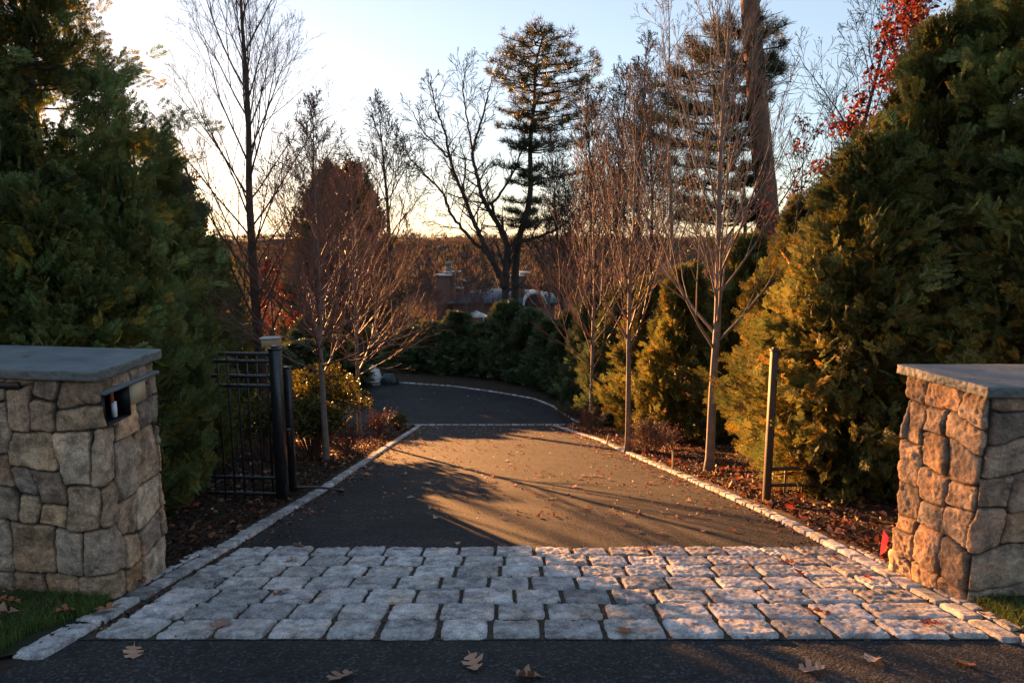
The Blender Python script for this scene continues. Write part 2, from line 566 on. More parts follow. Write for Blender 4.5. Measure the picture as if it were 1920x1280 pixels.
def gran_tint(rg, warm=0.0):
    b = rg.uniform(.33, .56)
    if rg.random() < .10: b *= .7
    return (b * (1.0 + .03 * rg.random() + warm), b * (.985), b * (.965 - .03 * rg.random() - warm))

rg = random.Random(5)
ap = MB()
dy = (Y_ROW7 - Y_ROW0) / 7
for r_ in range(7):
    yc = Y_ROW0 + dy * (r_ + .5)
    x = xl(yc) + .03 + rg.uniform(0, .06)
    xe = xr(yc) - .01
    while x < xe - .12:
        L = rg.uniform(.30, .365)
        if x + L > xe - .16: L = xe - x
        block(ap, x + L / 2, yc + rg.uniform(-.008, .008), 0, L - rg.uniform(.012, .028), dy - rg.uniform(.012, .026), rg.uniform(.018, .030),
              rg.uniform(-.015, .015), gran_tint(rg), 34, 22, seed=rg.uniform(0, 99), rough=.009, wob=.022)
        x += L
o = ap.build('cobblestone_apron', M['granite'], smooth=True)
tag(o, kind='structure')
A = [(xl(y) - .25, y) for y in np.linspace(Y_ROW0 - .0, Y_ROW7, 30)]; B = [(xr(y) + .25, y) for y in np.linspace(Y_ROW0 - .0, Y_ROW7, 30)]
o = strip_sheet('pavement_bed', A, B, 40, 60, .004, M['joint'])
tag(o, kind='structure')

def kerb(name, P, w, h, lmin, lmax, seed, detail=(14, 9), z=0.0):
    rg = random.Random(seed)
    P = resamp_x([tuple(p[:2]) for p in P], 400)
    d = np.concatenate([[0], np.cumsum(np.linalg.norm(np.diff(P, axis=0), axis=1))])
    mb = MB(); s = 0
    while s < d[-1] - .05:
        L = rg.uniform(lmin, lmax); L = min(L, d[-1] - s)
        a = np.array([np.interp(s, d, P[:, 0]), np.interp(s, d, P[:, 1])])
        b = np.array([np.interp(s + L, d, P[:, 0]), np.interp(s + L, d, P[:, 1])])
        c = (a + b) / 2; t = b - a
        block(mb, c[0], c[1], z, L - .012, w * rg.uniform(.9, 1.08), h * rg.uniform(.8, 1.2), math.atan2(t[1], t[0]), gran_tint(rg), detail[0], detail[1], rg.uniform(0, 99), .006)
        s += L
    o = mb.build(name, M['granite'], smooth=True)
    return tag(o, kind='structure')
kerb('kerb', [(xl(y) - .07, y) for y in np.linspace(Y_ROW0 + .25, Y_CROSS, 60)], .14, .034, .2, .34, 1, (16, 10))
kerb('kerb', [(xr(y) + .07, y) for y in np.linspace(Y_ROW0 - .05, Y_CROSS - .3, 60)], .13, .034, .2, .34, 2, (16, 10))
kerb('kerb', [(pl[0], pl[1] + .05), (xl(Y_ROW0) - .12, Y_ROW0 + .08), (xl(Y_ROW0 + .3) - .07, Y_ROW0 + .3)], .18, .034, .45, .6, 3, (24, 16))
kerb('kerb', [(xr(Y_ROW0) + .1, Y_ROW0 - .02), (xr(Y_ROW0) + .55, Y_ROW0 - .28), (4.4, 3.05)], .15, .034, .3, .4, 4)
kerb('kerb', [(xl(Y_CROSS) - .9, Y_CROSS + .1), (xl(Y_CROSS), Y_CROSS + .05), (xr(Y_CROSS) + .8, Y_CROSS + .05)], .2, .03, .22, .32, 5, (10, 7))
kerb('kerb', FARX, .12, .035, .3, .45, 6, (8, 6))
# small inner courses along the apron sides
for sgn, fx in ((1, xl), (-1, xr)):
    kerb('kerb', [(fx(y) - sgn * .21, y) for y in np.linspace(Y_ROW0 + .35 if sgn > 0 else Y_ROW0 + .1, Y_ROW7, 20)], .10, .026, .12, .2, 7 + sgn)

# ------------------------------------------------------------------ stone pillars
def rounded_box(a0, a1, b0, b1, z0, z1, res, rad, faces=('a0', 'a1', 'b0', 'b1', 'z1')):
    pts, qs, n = [], [], 0
    def face(fix, val, r1, r2):
        nonlocal n
        (l1, h1), (l2, h2) = r1, r2
        n1 = max(3, int((h1 - l1) / res) + 1); n2 = max(3, int((h2 - l2) / res) + 1)
        A_, B_ = np.meshgrid(np.linspace(l1, h1, n1), np.linspace(l2, h2, n2))
        p = np.empty((A_.size, 3))
        rest = [k for k in range(3) if k != fix]
        p[:, fix] = val; p[:, rest[0]] = A_.ravel(); p[:, rest[1]] = B_.ravel()
        pts.append(p); qs.append(grid_faces(n1, n2) + n); n += len(p)
    if 'a0' in faces: face(0, a0, (b0, b1), (z0, z1))
    if 'a1' in faces: face(0, a1, (b0, b1), (z0, z1))
    if 'b0' in faces: face(1, b0, (a0, a1), (z0, z1))
    if 'b1' in faces: face(1, b1, (a0, a1), (z0, z1))
    if 'z1' in faces: face(2, z1, (a0, a1), (b0, b1))
    if 'z0' in faces: face(2, z0, (a0, a1), (b0, b1))
    P = np.concatenate(pts); Q = np.concatenate(qs)
    key = np.round(P * 2000).astype(np.int64)
    _, idx, inv = np.unique(key, axis=0, return_index=True, return_inverse=True)
    P = P[idx]; Q = inv.ravel()[Q]
    lo = np.array([a0 + rad, b0 + rad, z0 + rad]); hi = np.array([a1 - rad, b1 - rad, z1 - rad])
    c = np.clip(P, lo, hi)
    n_ = nrm(P - c)
    return c + n_ * rad, n_, Q

def fix_normals(o):
    import bmesh
    bm = bmesh.new(); bm.from_mesh(o.data)
    bmesh.ops.recalc_face_normals(bm, faces=bm.faces[:])
    bm.to_mesh(o.data); bm.free()

PAL = [(.36, .245, .15), (.31, .21, .13), (.40, .275, .165), (.31, .22, .15), (.33, .255, .18), (.40, .255, .145), (.41, .31, .21), (.29, .215, .15), (.23, .175, .13)]

def pillar(name, label, O, U, W, la, lb, top, seed, niche=None, bright=1.0, spacing=.30):
    """O near corner on the ground; U along the front, W along the side"""
    O = np.asarray(O); U = np.asarray(U); W = np.asarray(W)
    zb = O[2] - .6
    root = empty(name, (O[0], O[1], O[2]), label, 'pillar')
    P, n_, Q = rounded_box(0, la, 0, lb, 0, top - zb, .0085, .03)
    rs = np.random.default_rng(seed)
    # stones: the unrolled wall is split again and again into blocks
    A_, B_, Z_ = P[:, 0], P[:, 1], P[:, 2]
    dd = np.stack([B_, A_, la - A_, lb - B_], 1)      # distance to front, side, far end, back
    f = dd.argmin(1)
    S_ = np.where(f == 0, -A_, np.where(f == 1, B_, np.where(f == 2, -la - B_, lb + A_)))
    S_ = S_ + .085 * fbm(P * 2.3, seed) + .008 * fbm(P * 8, seed + 1)
    T_ = Z_ + .085 * fbm(P * 2.3, seed + 2) + .008 * fbm(P * 8, seed + 3)
    cells = []
    def split(s0, s1, t0, t1):
        w_, h_ = s1 - s0, t1 - t0
        if (w_ < spacing * 1.45 and h_ < spacing * 1.25) or (w_ * h_ < spacing ** 2 * rs.uniform(.5, 1.3) and max(w_, h_) < spacing * 1.7 and rs.random() < .75):
            cells.append((s0, s1, t0, t1)); return
        c = rs.uniform(.36, .64)
        if w_ > h_ * rs.uniform(.8, 1.5):
            m_ = s0 + w_ * c; split(s0, m_, t0, t1); split(m_, s1, t0, t1)
        else:
            m_ = t0 + h_ * c; split(s0, s1, t0, m_); split(s0, s1, m_, t1)
    split(-la - lb - .1, lb + la + .1, -.1, top - zb + .1)
    e = np.full(len(P), -1.0); I1 = np.zeros(len(P), int)
    for k, (s0, s1, t0, t1) in enumerate(cells):
        k1, k2 = rs.uniform(-.16, .16, 2)             # slanted joints
        cs, ct = (s0 + s1) / 2, (t0 + t1) / 2
        ds = np.minimum(S_ - s0, s1 - S_); dt = np.minimum(T_ - t0, t1 - T_)
        rr_ = .030
        q1, q2_ = np.maximum(rr_ - ds, 0), np.maximum(rr_ - dt, 0)
        d = np.where((ds > 0) & (dt > 0), np.minimum(np.minimum(ds, dt), rr_ - np.sqrt(q1 ** 2 + q2_ ** 2)), -1)
        m1 = d > e
        e = np.where(m1, d, e); I1 = np.where(m1 & (ds > 0) & (dt > 0), k, I1)
    e = e - .0025
    nC = len(cells)
    cen = np.array([[(c[0] + c[1]) / 2, (c[2] + c[3]) / 2] for c in cells])[I1]
    face_on = sstep(.000, .009, e)
    h = .013 * face_on + .005 * sstep(.008, .05, e) - .008 * (1 - face_on)
    h = h + rs.uniform(-.006, .009, nC)[I1] * face_on
    tl = rs.normal(0, .07, (nC, 2))[I1]
    h = h + ((S_ - cen[:, 0]) * tl[:, 0] + (T_ - cen[:, 1]) * tl[:, 1]) * face_on
    rid = 1 - np.abs(fbm(P * 7 + I1[:, None] * 3.7, seed + 40, 3)) * 2       # split-face ridges
    h = h + (.010 * rid + .009 * fbm(P * 13, seed + 31, 4) + .005 * vnoise(P * 55, seed + 32)) * face_on
    pal = np.array(PAL)[rs.integers(0, len(PAL), nC)] * rs.uniform(.72, 1.25, nC)[:, None] * bright
    C = pal[I1] * (1 + .18 * fbm(P * 5, seed + 44))[:, None]
    j = (1 - face_on)[:, None]
    C = C * (1 - j) + np.array([.055, .047, .038]) * j
    if niche is not None:   # opening cut in the side face (a = 0)
        b0, b1, z0, z1, dep = niche
        zz = P[:, 2] + zb
        ins = (P[:, 0] < .04) & (P[:, 1] > b0) & (P[:, 1] < b1) & (zz > z0) & (zz < z1)
        h = np.where(ins, -dep, h)
        C[ins] = (.03, .028, .026)
    P = P + n_ * h[:, None]
    # slight batter
    Wd = O[None, :] * 0 + P[:, :1] * U[None] + P[:, 1:2] * W[None]
    Vw = np.column_stack([O[0] + Wd[:, 0], O[1] + Wd[:, 1], zb + P[:, 2]])
    o = mesh_np('stonework', Vw, [Q], M['pillar'], root, C, True, origin=O)
    fix_normals(o)
    # cap slab, rough split edge
    ov = .062
    Pc, nc, Qc = rounded_box(-ov, la + ov, -ov, lb + ov, 0, .07, .009, .012, ('a0', 'a1', 'b0', 'b1', 'z1', 'z0'))
    side = (np.abs(nc[:, 2]) < .7)
    hh = np.where(side, .012 * fbm(Pc * np.array([9, 9, 22]), seed + 50, 4) + .006 * vnoise(Pc * 60, seed + 51), .0012 * fbm(Pc * 6, seed + 53))
    Pc = Pc + nc * hh[:, None]
    Vc = np.column_stack([O[0] + Pc[:, 0] * U[0] + Pc[:, 1] * W[0], O[1] + Pc[:, 0] * U[1] + Pc[:, 1] * W[1], top + .012 + Pc[:, 2]])
    edge = np.where(side, .85, 1.0)[:, None] * np.array([[1, 1, 1]])
    edge = np.where(side[:, None], edge * np.array([1.15, 1.08, .92]), edge)
    c = mesh_np('cap', Vc, [Qc], M['bluestone'], root, edge, True, origin=O)
    fix_normals(c)
    return root

# left pillar
Pn = on_prof(214, 1130); Pf = on_prof(300, 1075)
topL = height_px(Pn[0], Pn[1], 716)
UL = np.array([-.988, .153, 0]); WL = np.array([-.0423, .9991, 0])
def face_z(px, py, O, W, s):
    q = O + W * s
    return height_px(q[0], q[1], py)
LBL = .76
zn0 = height_px(*(Pn + WL * LBL * .1)[:2], 798); zn1 = height_px(*(Pn + WL * LBL * .1)[:2], 738)
nb0, nb1 = LBL * .06, LBL * .82
LP = pillar('stone_pillar', 'rough fieldstone gate pillar with bluestone cap and black slot, left of the drive', Pn, UL, WL, 1.75, LBL, topL, 21,
            niche=(nb0, nb0 + LBL * .42, zn0, zn1, .16), bright=1.3)
def lp(a, b, z):   # pillar frame -> world -> relative to pillar base
    w = Pn + UL * a + WL * b
    return np.array([w[0], w[1], z]) - Pn
def frame_box(mb, a0, a1, b0, b1, z0, z1, O=None, U=None, W=None):
    U = UL if U is None else U; W = WL if W is None else W
    v = []
    for z in (z0, z1):
        for b in (b0, b1):
            for a in (a0, a1):
                w = U * a + W * b
                v.append([w[0], w[1], z])
    q = [[0, 2, 3, 1], [4, 5, 7, 6], [0, 1, 5, 4], [2, 6, 7, 3], [0, 4, 6, 2], [1, 3, 7, 5]]
    mb.add(v, Q=q)
z0r, z1r = zn0 - Pn[2], zn1 - Pn[2]
mb = MB()
t_ = .008
frame_box(mb, -.03, .15, nb0, nb0 + t_, z0r, z1r); frame_box(mb, -.03, .15, nb0 + LBL * .42 - t_, nb0 + LBL * .42, z0r, z1r)
frame_box(mb, -.03, .15, nb0 + t_, nb0 + LBL * .42 - t_, z0r, z0r + t_); frame_box(mb, -.03, .15, nb0 + t_, nb0 + LBL * .42 - t_, z1r - t_, z1r)
frame_box(mb, .14, .15, nb0 + t_, nb0 + LBL * .42 - t_, z0r + t_, z1r - t_)
slot = mb.build('letter_slot', M['niche'], LP)
mb = MB(); frame_box(mb, -.055, .02, nb0 - .02, nb1 + .14, z1r + .001, z1r + .022); mb.build('slate_hood', M['bluestone'], LP)
mb = MB(); frame_box(mb, -.045, .03, nb0 + LBL * .43, nb0 + LBL * .68, z0r + .07, z1r - .002); mb.build('side_panel', M['tanbox'], LP)
mb = MB(); frame_box(mb, -.02, .01, nb0 + LBL * .18, nb0 + LBL * .215, z0r + .03, z1r - .08); mb.build('paper', M['white'], slot)
mb = MB(); frame_box(mb, -.015, .01, nb0 + LBL * .16, nb0 + LBL * .19, z1r - .08, z1r - .009); mb.build('reflector', M['orange'], slot)
# strip light under the cap
mb = MB()
frame_box(mb, -0, 0, 0, 0, 0, 0) if False else None
v0 = topL - Pn[2]
frame_box(mb, .52, .95, -.045, -.0, v0 - .055, v0 - .012)
frame_box(mb, .56, .91, -.048, -.045, v0 - .05, v0 - .018)
mb.build('strip_light', M['bronze'], LP)

# right pillar
Rn = on_prof(1814, 1132); 
topR = height_px(Rn[0], Rn[1], 746)
WR = np.array([-.144, .9896, 0]); UR = np.array([1.0, 0.0, 0])
LBR = .70
print('LBL', LBL, 'LBR', LBR, 'tops', topL - Pn[2], topR - Rn[2], 'Y', Y_ROW0, Y_ROW7, Y_CROSS, Pn, Rn)
RP = pillar('stone_pillar', 'sunlit fieldstone gate pillar with overhanging bluestone cap, right of the drive', Rn, UR, WR, 1.6, LBR, topR, 34, spacing=.27, bright=1.1)

# ------------------------------------------------------------------ black fence, gate and posts
def fence(name, label, x0, y0, dirv, length, h, ntop, mat_post, post=.09, gap=.115):
    """post at (x0,y0), panel running along dirv"""
    z0 = g1(x0, y0) - .02
    root = empty(name, (x0, y0, z0), label, 'fence')
    d = np.array([dirv[0], dirv[1]]); d = d / np.linalg.norm(d)
    rz = math.atan2(d[1], d[0])
    mb = MB(); mb.box((0, 0, h / 2 - .15), (post, post, h + .3), rz, .006); mb.build('post', mat_post, root)
    mb = MB(); mb.box((0, 0, h + .012), (post + .02, post + .02, .024), rz, .006); mb.box((0, 0, h + .035), (post * .7, post * .7, .022), rz, .01); mb.build('post_cap', mat_post, root)
    for hz in ntop:
        mb = MB(); mb.box((d[0] * length / 2, d[1] * length / 2, hz), (length, .035, .04), rz, .004); mb.build('rail', mat_post, root)
    n = int(length / gap)
    for k in range(1, n + 1):
        t = k * length / n
        mb = MB(); mb.box((d[0] * t, d[1] * t, (ntop[0] + ntop[-1] - .1) / 2), (.019, .019, ntop[0] - ntop[-1] + .1), rz, .002)
        mb.build('picket', mat_post, root)
    return root
PY = 8.0
b = on_prof(531, 942)
hL = height_px(b[0], b[1], 652) - g1(b[0], b[1])
print('fence post', b, hL)
rows = [height_px(b[0], b[1], q) - g1(b[0], b[1]) for q in (660, 674, 702, 720, 892, 922)]
fl = fence('iron_fence', 'black metal picket fence panel with square post, left of the drive', b[0], b[1], (-1, .03), 2.1, hL, rows, M['black'], .12)
b2 = on_prof(1436, 948)
hR = height_px(b2[0], b2[1], 655) - g1(b2[0], b2[1])
rowsR = [height_px(b2[0], b2[1], q) - g1(b2[0], b2[1]) for q in (668, 700, 880, 906)]
rowsR = [rowsR[2] + .03, rowsR[3]]
fr = fence('iron_fence', 'dark square gate post with low picket rail against the golden arborvitae, right of the drive', b2[0], b2[1], (1, .04), .85, hR, rowsR, M['post_wood'], .075, gap=.2)
# open gate leaf, seen on edge behind the left post
gH = hL - .30
gx, gy = b[0] - .02, b[1] + .16
gd = nrm(np.array([gx - .04, gy]) )
gd = np.array([gx + .0, gy]); gd = gd / np.linalg.norm(gd)
gz = g1(gx, gy)
gate = empty('gate_leaf', (gx, gy, gz), 'black metal gate leaf swung open, seen edge-on behind the left fence post', 'gate')
rz = math.atan2(gd[1], gd[0])
GL = 1.9
mb = MB(); mb.box((0, 0, gH / 2 + .06), (.07, .07, gH - .06), rz, .006); mb.build('stile', M['black'], gate)
mb = MB(); mb.box((gd[0] * GL, gd[1] * GL, gH / 2 + .06), (.07, .07, gH - .06), rz, .006); mb.build('stile', M['black'], gate)
for hz in (gH - .02, gH - .25, .12, .3):
    mb = MB(); mb.box((gd[0] * GL / 2, gd[1] * GL / 2, hz + .03), (GL - .07, .03, .04), rz, .003); mb.build('rail', M['black'], gate)
for k in range(1, 14):
    t = k * GL / 14
    mb = MB(); mb.box((gd[0] * t, gd[1] * t, gH / 2 + .05), (.018, .018, gH - .1), rz, .002); mb.build('picket', M['black'], gate)
mb = MB(); mb.box((.05, -.02, gH * .56), (.1, .05, .03), 0, .004); mb.box((.09, -.03, gH * .56 - .1), (.02, .02, .2), 0, .004); mb.build('latch', M['black'], gate)
for hz in (.3, gH - .3):
    mb = MB(); mb.tube([[-.045, -.045, hz - .05], [-.045, -.045, hz + .05]], .014, 10); mb.box((-.03, -.03, hz), (.05, .05, .03), rz, .004); mb.build('hinge', M['black'], gate)
# gate motor post and its arm
mpx = at(549, 905, b[1] + .55)
mz = g1(mpx[0], mpx[1])
hm = height_px(mpx[0], mpx[1], 690) - mz
mot = empty('gate_operator', (mpx[0], mpx[1], mz), 'short black post with a thin arm reaching over the kerb, beside the gate', 'gate operator')
mb = MB(); mb.box((0, 0, hm / 2 - .05), (.085, .085, hm + .1), 0, .008); mb.box((0, 0, hm + .01), (.1, .1, .02), 0, .006); mb.build('post', M['black'], mot)
e1 = on_prof(640, 924)
mb = MB()
p0 = np.array([.04, -.1, .10]); p1 = np.array([e1[0], e1[1], prof(e1[1]) + .035]) - np.array([mpx[0], mpx[1], mz])
mid = (p0 + p1) / 2 + np.array([0, 0, .05])
tt = np.linspace(0, 1, 12)[:, None]
mb.tube((1 - tt) ** 2 * p0 + 2 * tt * (1 - tt) * mid + tt ** 2 * p1, np.linspace(.022, .014, 12), 8)
mb.build('arm', M['black'], mot, smooth=True)
mb = MB(); mb.box((p1[0], p1[1], p1[2] + .0), (.09, .05, .035), -.2, .008); mb.build('end_bracket', M['black'], mot)

# bent conduit lying by the left fence
cp = [on_prof(290, 946), on_prof(350, 940), on_prof(392, 926), on_prof(430, 905), on_prof(452, 885)]
cp = np.array(cp); cp[:, 2] += [.03, .05, .09, .10, .12]
tt = np.linspace(0, 4, 40)
cc = np.stack([np.interp(tt, range(5), cp[:, k]) for k in range(3)], 1)
for _ in range(6): cc[1:-1] = (cc[:-2] + cc[1:-1] * 2 + cc[2:]) / 4
mb = MB(); mb.tube(cc, np.linspace(.02, .028, 40), 9)
o = mb.build('bent_pipe', M['pipe'], smooth=True, origin=cc[0]); tag(o, 'dark bent pipe curving up from the mulch in front of the left fence', 'pipe')

# tan box with a pale lid, behind the fence
bx = at(509, 640, 11.5)
zb_ = g1(bx[0], bx[1])
tb = empty('utility_box', (bx[0], bx[1], zb_), 'small tan box on a post with pale lid catching sun above the left fence', 'box')
ht = bx[2] - zb_
mb = MB(); mb.box((0, 0, ht - .02), (.29, .22, .15), .1, .01); mb.build('box_body', M['tanbox'], tb)
mb = MB(); mb.box((0, 0, ht + .065), (.34, .26, .02), .1, .005); mb.build('lid', M['pale'], tb)
mb = MB(); mb.box((0, 0, (ht - .1) / 2 - .05), (.09, .09, ht), .1, .006); mb.build('post', M['post_wood'], tb)

# ================================================================== vegetation
# ---- bare branches
class Tubes:
    def __init__(s): s.g = {}
    def add(s, pts, rad, sides):
        s.g.setdefault((len(pts), sides), []).append((pts, rad))
    def mb(s, into=None):
        m = into or MB()
        for (n, sd), L in s.g.items():
            V_, Q_ = tubes_batch(np.array([p for p, r in L]), np.array([r for p, r in L]), sd)
            m.add(V_, Q=Q_)
        return m

def xp(a, b):
    return np.array([a[1] * b[2] - a[2] * b[1], a[2] * b[0] - a[0] * b[2], a[0] * b[1] - a[1] * b[0]])

def grow(T, p, d, L, r, lvl, prm, rs, ends=None):
    """one branch and its children"""
    n = (9, 7, 5, 4, 4)[min(lvl, 4)]
    up, wig, nchild, ang, ratio, t0 = prm[min(lvl, len(prm) - 1)]
    pts = np.empty((n, 3)); pts[0] = p
    dd = d.copy()
    st = L / (n - 1)
    wob = rs.normal(0, wig, (n, 3))
    for i in range(1, n):
        dd = dd + wob[i]; dd[2] += up
        dd /= math.sqrt(dd @ dd)
        pts[i] = pts[i - 1] + dd * st
    rr = r * (1 - .82 * np.linspace(0, 1, n))
    rr = np.maximum(rr, RMIN[0])
    T.add(pts, rr, (8, 6, 4, 3, 3)[min(lvl, 4)])
    if lvl + 1 >= len(prm) + 0:
        if ends is not None: ends.append((pts[-1], dd)); ends.append((pts[n // 2], dd))
        return
    az = rs.uniform(0, 6.28)
    k = max(1, int(round(nchild * (.8 + .4 * rs.random()))))
    for j in range(k):
        t = t0 + (1 - t0) * (j + rs.random() * .9) / k
        t = min(t, .985)
        f = t * (n - 1); i = int(f); f -= i
        q = pts[i] * (1 - f) + pts[i + 1] * f
        tg = pts[i + 1] - pts[i]; tg /= math.sqrt(tg @ tg)
        az += 2.4 + rs.normal(0, .4)
        ref = np.array([0, 0, 1.0]) if abs(tg[2]) < .9 else np.array([1.0, 0, 0])
        u = xp(tg, ref); u /= math.sqrt(u @ u)
        w = xp(tg, u)
        a = ang * rs.uniform(.7, 1.25)
        cd = tg * math.cos(a) + (u * math.cos(az) + w * math.sin(az)) * math.sin(a)
        cl = L * ratio * (1.15 - .75 * (t - t0) / (1 - t0 + 1e-6)) * rs.uniform(.7, 1.2)
        grow(T, q, cd, cl, max(np.interp(t, [0, 1], [r, r * .18]) * .6, RMIN[0]), lvl + 1, prm, rs, ends)
RMIN = [.003]

def bare_tree(name, label, cat, base, H, r, rs, mat, mat_twig, z0frac, n1, prm, l1, ang1=.8, rmin=.004, lean=(0, 0), group=None, topfrac=1.0, bud=None, crown_shape=None, up1=.05):
    """straight leader with limbs up it"""
    RMIN[0] = rmin
    root = empty(name, base, label, cat, group)
    n = 22
    t = np.linspace(0, 1, n)
    wob = np.stack([fbm(np.stack([t * 3, t * 0 + rs.uniform(0, 50), t * 0], 1), 3), fbm(np.stack([t * 3, t * 0 + rs.uniform(0, 50), t * 0], 1), 4), t * 0], 1)
    pts = np.stack([lean[0] * t ** 1.3, lean[1] * t ** 1.3, H * t - .15], 1) + wob * .03 * H * .35 * np.sin(t * 3.1)[:, None]
    rad = r * np.maximum((1 - t) ** .8, .06) * (1 + .55 * np.exp(-t * H / .12))
    mb = MB(); mb.tube(pts, rad, 12)
    mb.build('trunk', mat, root, smooth=True)
    T = Tubes(); ends = []
    az = rs.uniform(0, 6)
    for k in range(n1):
        tt = z0frac + (1 - z0frac) * ((k + rs.random() * .7) / n1) ** 1.05 * .97
        q = np.array([np.interp(tt, t, pts[:, i]) for i in range(3)])
        az += 2.4 + rs.normal(0, .35)
        s = (tt - z0frac) / (1 - z0frac)
        a = ang1 * (1 - .45 * s) * rs.uniform(.8, 1.15)
        L = l1 * (crown_shape(s) if crown_shape else (1 - .8 * s)) * rs.uniform(.75, 1.15)
        d = np.array([math.cos(az) * math.sin(a), math.sin(az) * math.sin(a), math.cos(a)])
        rr = np.interp(tt, t, rad) * .5
        grow(T, q, d, L, min(rr, .0065 * L + rmin), 1, [None] + prm, rs, ends)
    T.mb().build('branches', mat_twig, root, smooth=True)
    return root, ends

# params per level: (upward pull, wiggle, children, angle, ratio, t0)
P_MAPLE = [(.15, .05, 7, .42, .50, .15), (.09, .07, 5, .42, .50, .2), (.06, .08, 0, .5, .4, .2)]
P_SPREAD = [(.06, .10, 7, .65, .55, .2), (.04, .12, 5, .65, .55, .2), (.03, .13, 4, .6, .5, .2), (.02, .12, 0, .5, .4, .2)]
rs = np.random.default_rng(3)

def base_at(px, py, Y=None):
    if Y is None:
        p = on_prof(px, py, .12)
        for _ in range(4):
            p = on_prof(px, py, g1(p[0], p[1]) - float(prof(p[1])))
        return np.array([p[0], p[1], g1(p[0], p[1])])
    p = at(px, py, Y)
    return np.array([p[0], p[1], g1(p[0], p[1])])

def hfrom(b, py):      # height above base of picture row py at that depth
    return height_px(b[0], b[1], py) - b[2]

def maple(px, py, toppy, firstpy, r, n1, l1, label, seed, mt='twig_red', ang=.85, prm=None, Y=None, rmin=.0035, up=.1):
    b = base_at(px, py, Y)
    H = hfrom(b, toppy); f = hfrom(b, firstpy) / H
    print('maple', px, b, round(H, 2), round(f, 2))
    return bare_tree('maple_tree', label, 'tree', b, H, r, np.random.default_rng(seed), M['bark_maple'], M[mt], f, n1, prm or P_MAPLE, l1, ang, rmin,
                     crown_shape=lambda s: (1 - .72 * s))
maple(1330, 882, -60, 650, .075, 34, 3.0, 'nearest young bare maple right of the drive, pale trunk lit along its left edge', 1, 'bark_maple', .8)
maple(1176, 848, 150, 668, .062, 34, 2.7, 'second young bare maple right of the drive, thin trunk with upswept twigs', 2, 'twig_red', .8, rmin=.004)
maple(1108, 800, 210, 690, .062, 40, 3.8, 'farthest young bare maple right of the drive, just before the cobble band', 3, 'twig_red', .85, rmin=.005)
P_VASE = [(.10, .06, 13, .40, .45, .12), (.07, .07, 7, .42, .5, .15), (.04, .08, 0, .5, .4, .2)]
maple(612, 862, 330, 690, .066, 42, 2.7, 'nearer vase-shaped young maple left of the drive, reddish twigs, behind the yellow-lit shrub', 4, 'twig_red', 1.15, P_VASE, rmin=.0018)
maple(675, 822, 330, 695, .062, 44, 2.9, 'farther vase-shaped young maple left of the drive, its reddish twigs reaching over the court', 5, 'twig_red', 1.15, P_VASE, rmin=.0022)

# tall bare tree left of centre
def tree_at(px, basepy, Y, toppy, r, n1, l1, label, seed, first=.25, prm=P_SPREAD, ang=.8, rmin=.008, mat='bark_dark', lean=(0, 0), name='bare_tree', shape=None, group=None):
    b = base_at(px, basepy, Y)
    H = hfrom(b, toppy)
    return bare_tree(name, label, 'tree', b, H, r, np.random.default_rng(seed), M[mat], M[mat], first, n1, prm, l1, ang, rmin, lean=lean, crown_shape=shape, group=group)
tree_at(480, 500, 16.5, -170, .135, 46, 4.4, 'tall bare tree with straight dark trunk and upswept limbs above the left fence', 10, .17, [(.05, .06, 8, .5, .5, .2), (.05, .08, 5, .5, .5, .2), (.04, .1, 3, .5, .5, .2), (.03, .1, 0, .5, .5, .2)], .72, .0028,
        shape=lambda s: .8 + .2 * math.sin(s * 3.1) - .55 * s)
tree_at(738, 400, 44, 190, .22, 22, 6.0, 'slender bare tree on the skyline between the dark evergreen and the big forked tree', 11, .35, P_SPREAD, .7, .012, lean=(-.8, 0))
tree_at(400, 400, 34, 220, .12, 14, 4.2, 'bare tree behind the left arborvitae, its twigs in the yellow glow', 12, .3, P_SPREAD, .75, .0055, lean=(-1.5, 0))
tree_at(575, 400, 38, 190, .18, 20, 5.5, 'bare tree on the skyline just right of the tall straight-trunked tree', 13, .35, P_SPREAD, .7, .011, lean=(.6, 0))
# thicket right of centre
TH = [(1062, 36, 270, .12, 'thin bare sapling nearest the right side of the layered pine'), (1118, 33, 170, .15, 'bare tree behind the farthest young maple, fine upright twigs'),
      (1150, 40, 120, .18, 'bare skyline tree midway between the two pines'), (1195, 31, 90, .17, 'bare tree just left of the big pine, thin crooked limbs'),
      (1235, 37, 150, .15, 'bare tree with twigs crossing the big pine foliage')]
for i, (px, Y, top, r, lab) in enumerate(TH):
    tree_at(px, 420, Y, top, r, 24, 5.2, lab, 20 + i, .28, P_SPREAD, .55, .010, lean=(rs.uniform(-1, 1), 0))
tree_at(1527, 400, 19, -60, .13, 22, 4.6, 'leaning bare dark tree right of the big pine trunk, against pale sky', 30, .3, P_SPREAD, .7, .0055, lean=(1.9, 0))
tree_at(1270, 400, 24, -80, .10, 20, 4.6, 'slim bare tree rising in front of the big pine foliage', 31, .3, P_SPREAD, .5, .0055, lean=(-.6, 0), mat='bark_maple')

VT = [(705, 48, 395), (765, 47, 405), (800, 50, 470), (875, 49, 455), (905, 51, 425), (1030, 50, 400), (1058, 47, 380), (1090, 45, 350)]
VL = ['bare tree over the left end of the court hedge', 'thin bare tree just left of the left chimney', 'bare sapling beside the left chimney foot',
      'bare sapling before the middle of the slate roof', 'bare tree touching the left limb of the forked tree',
      'bare tree just right of the arched roof', 'bare tree at the right end of the court hedge', 'bare tree above the right end of the court hedge, twigs against the sky']
for (px, Y, top), lab in zip(VT, VL):
    b = base_at(px, 560, Y); H = hfrom(b, top)
    bare_tree('bare_sapling', lab, 'tree', b, H, .11, np.random.default_rng(px), M['bark_grey'], M['twig_red'], .3, 20, P_SPREAD, 2.8, .75, .009)

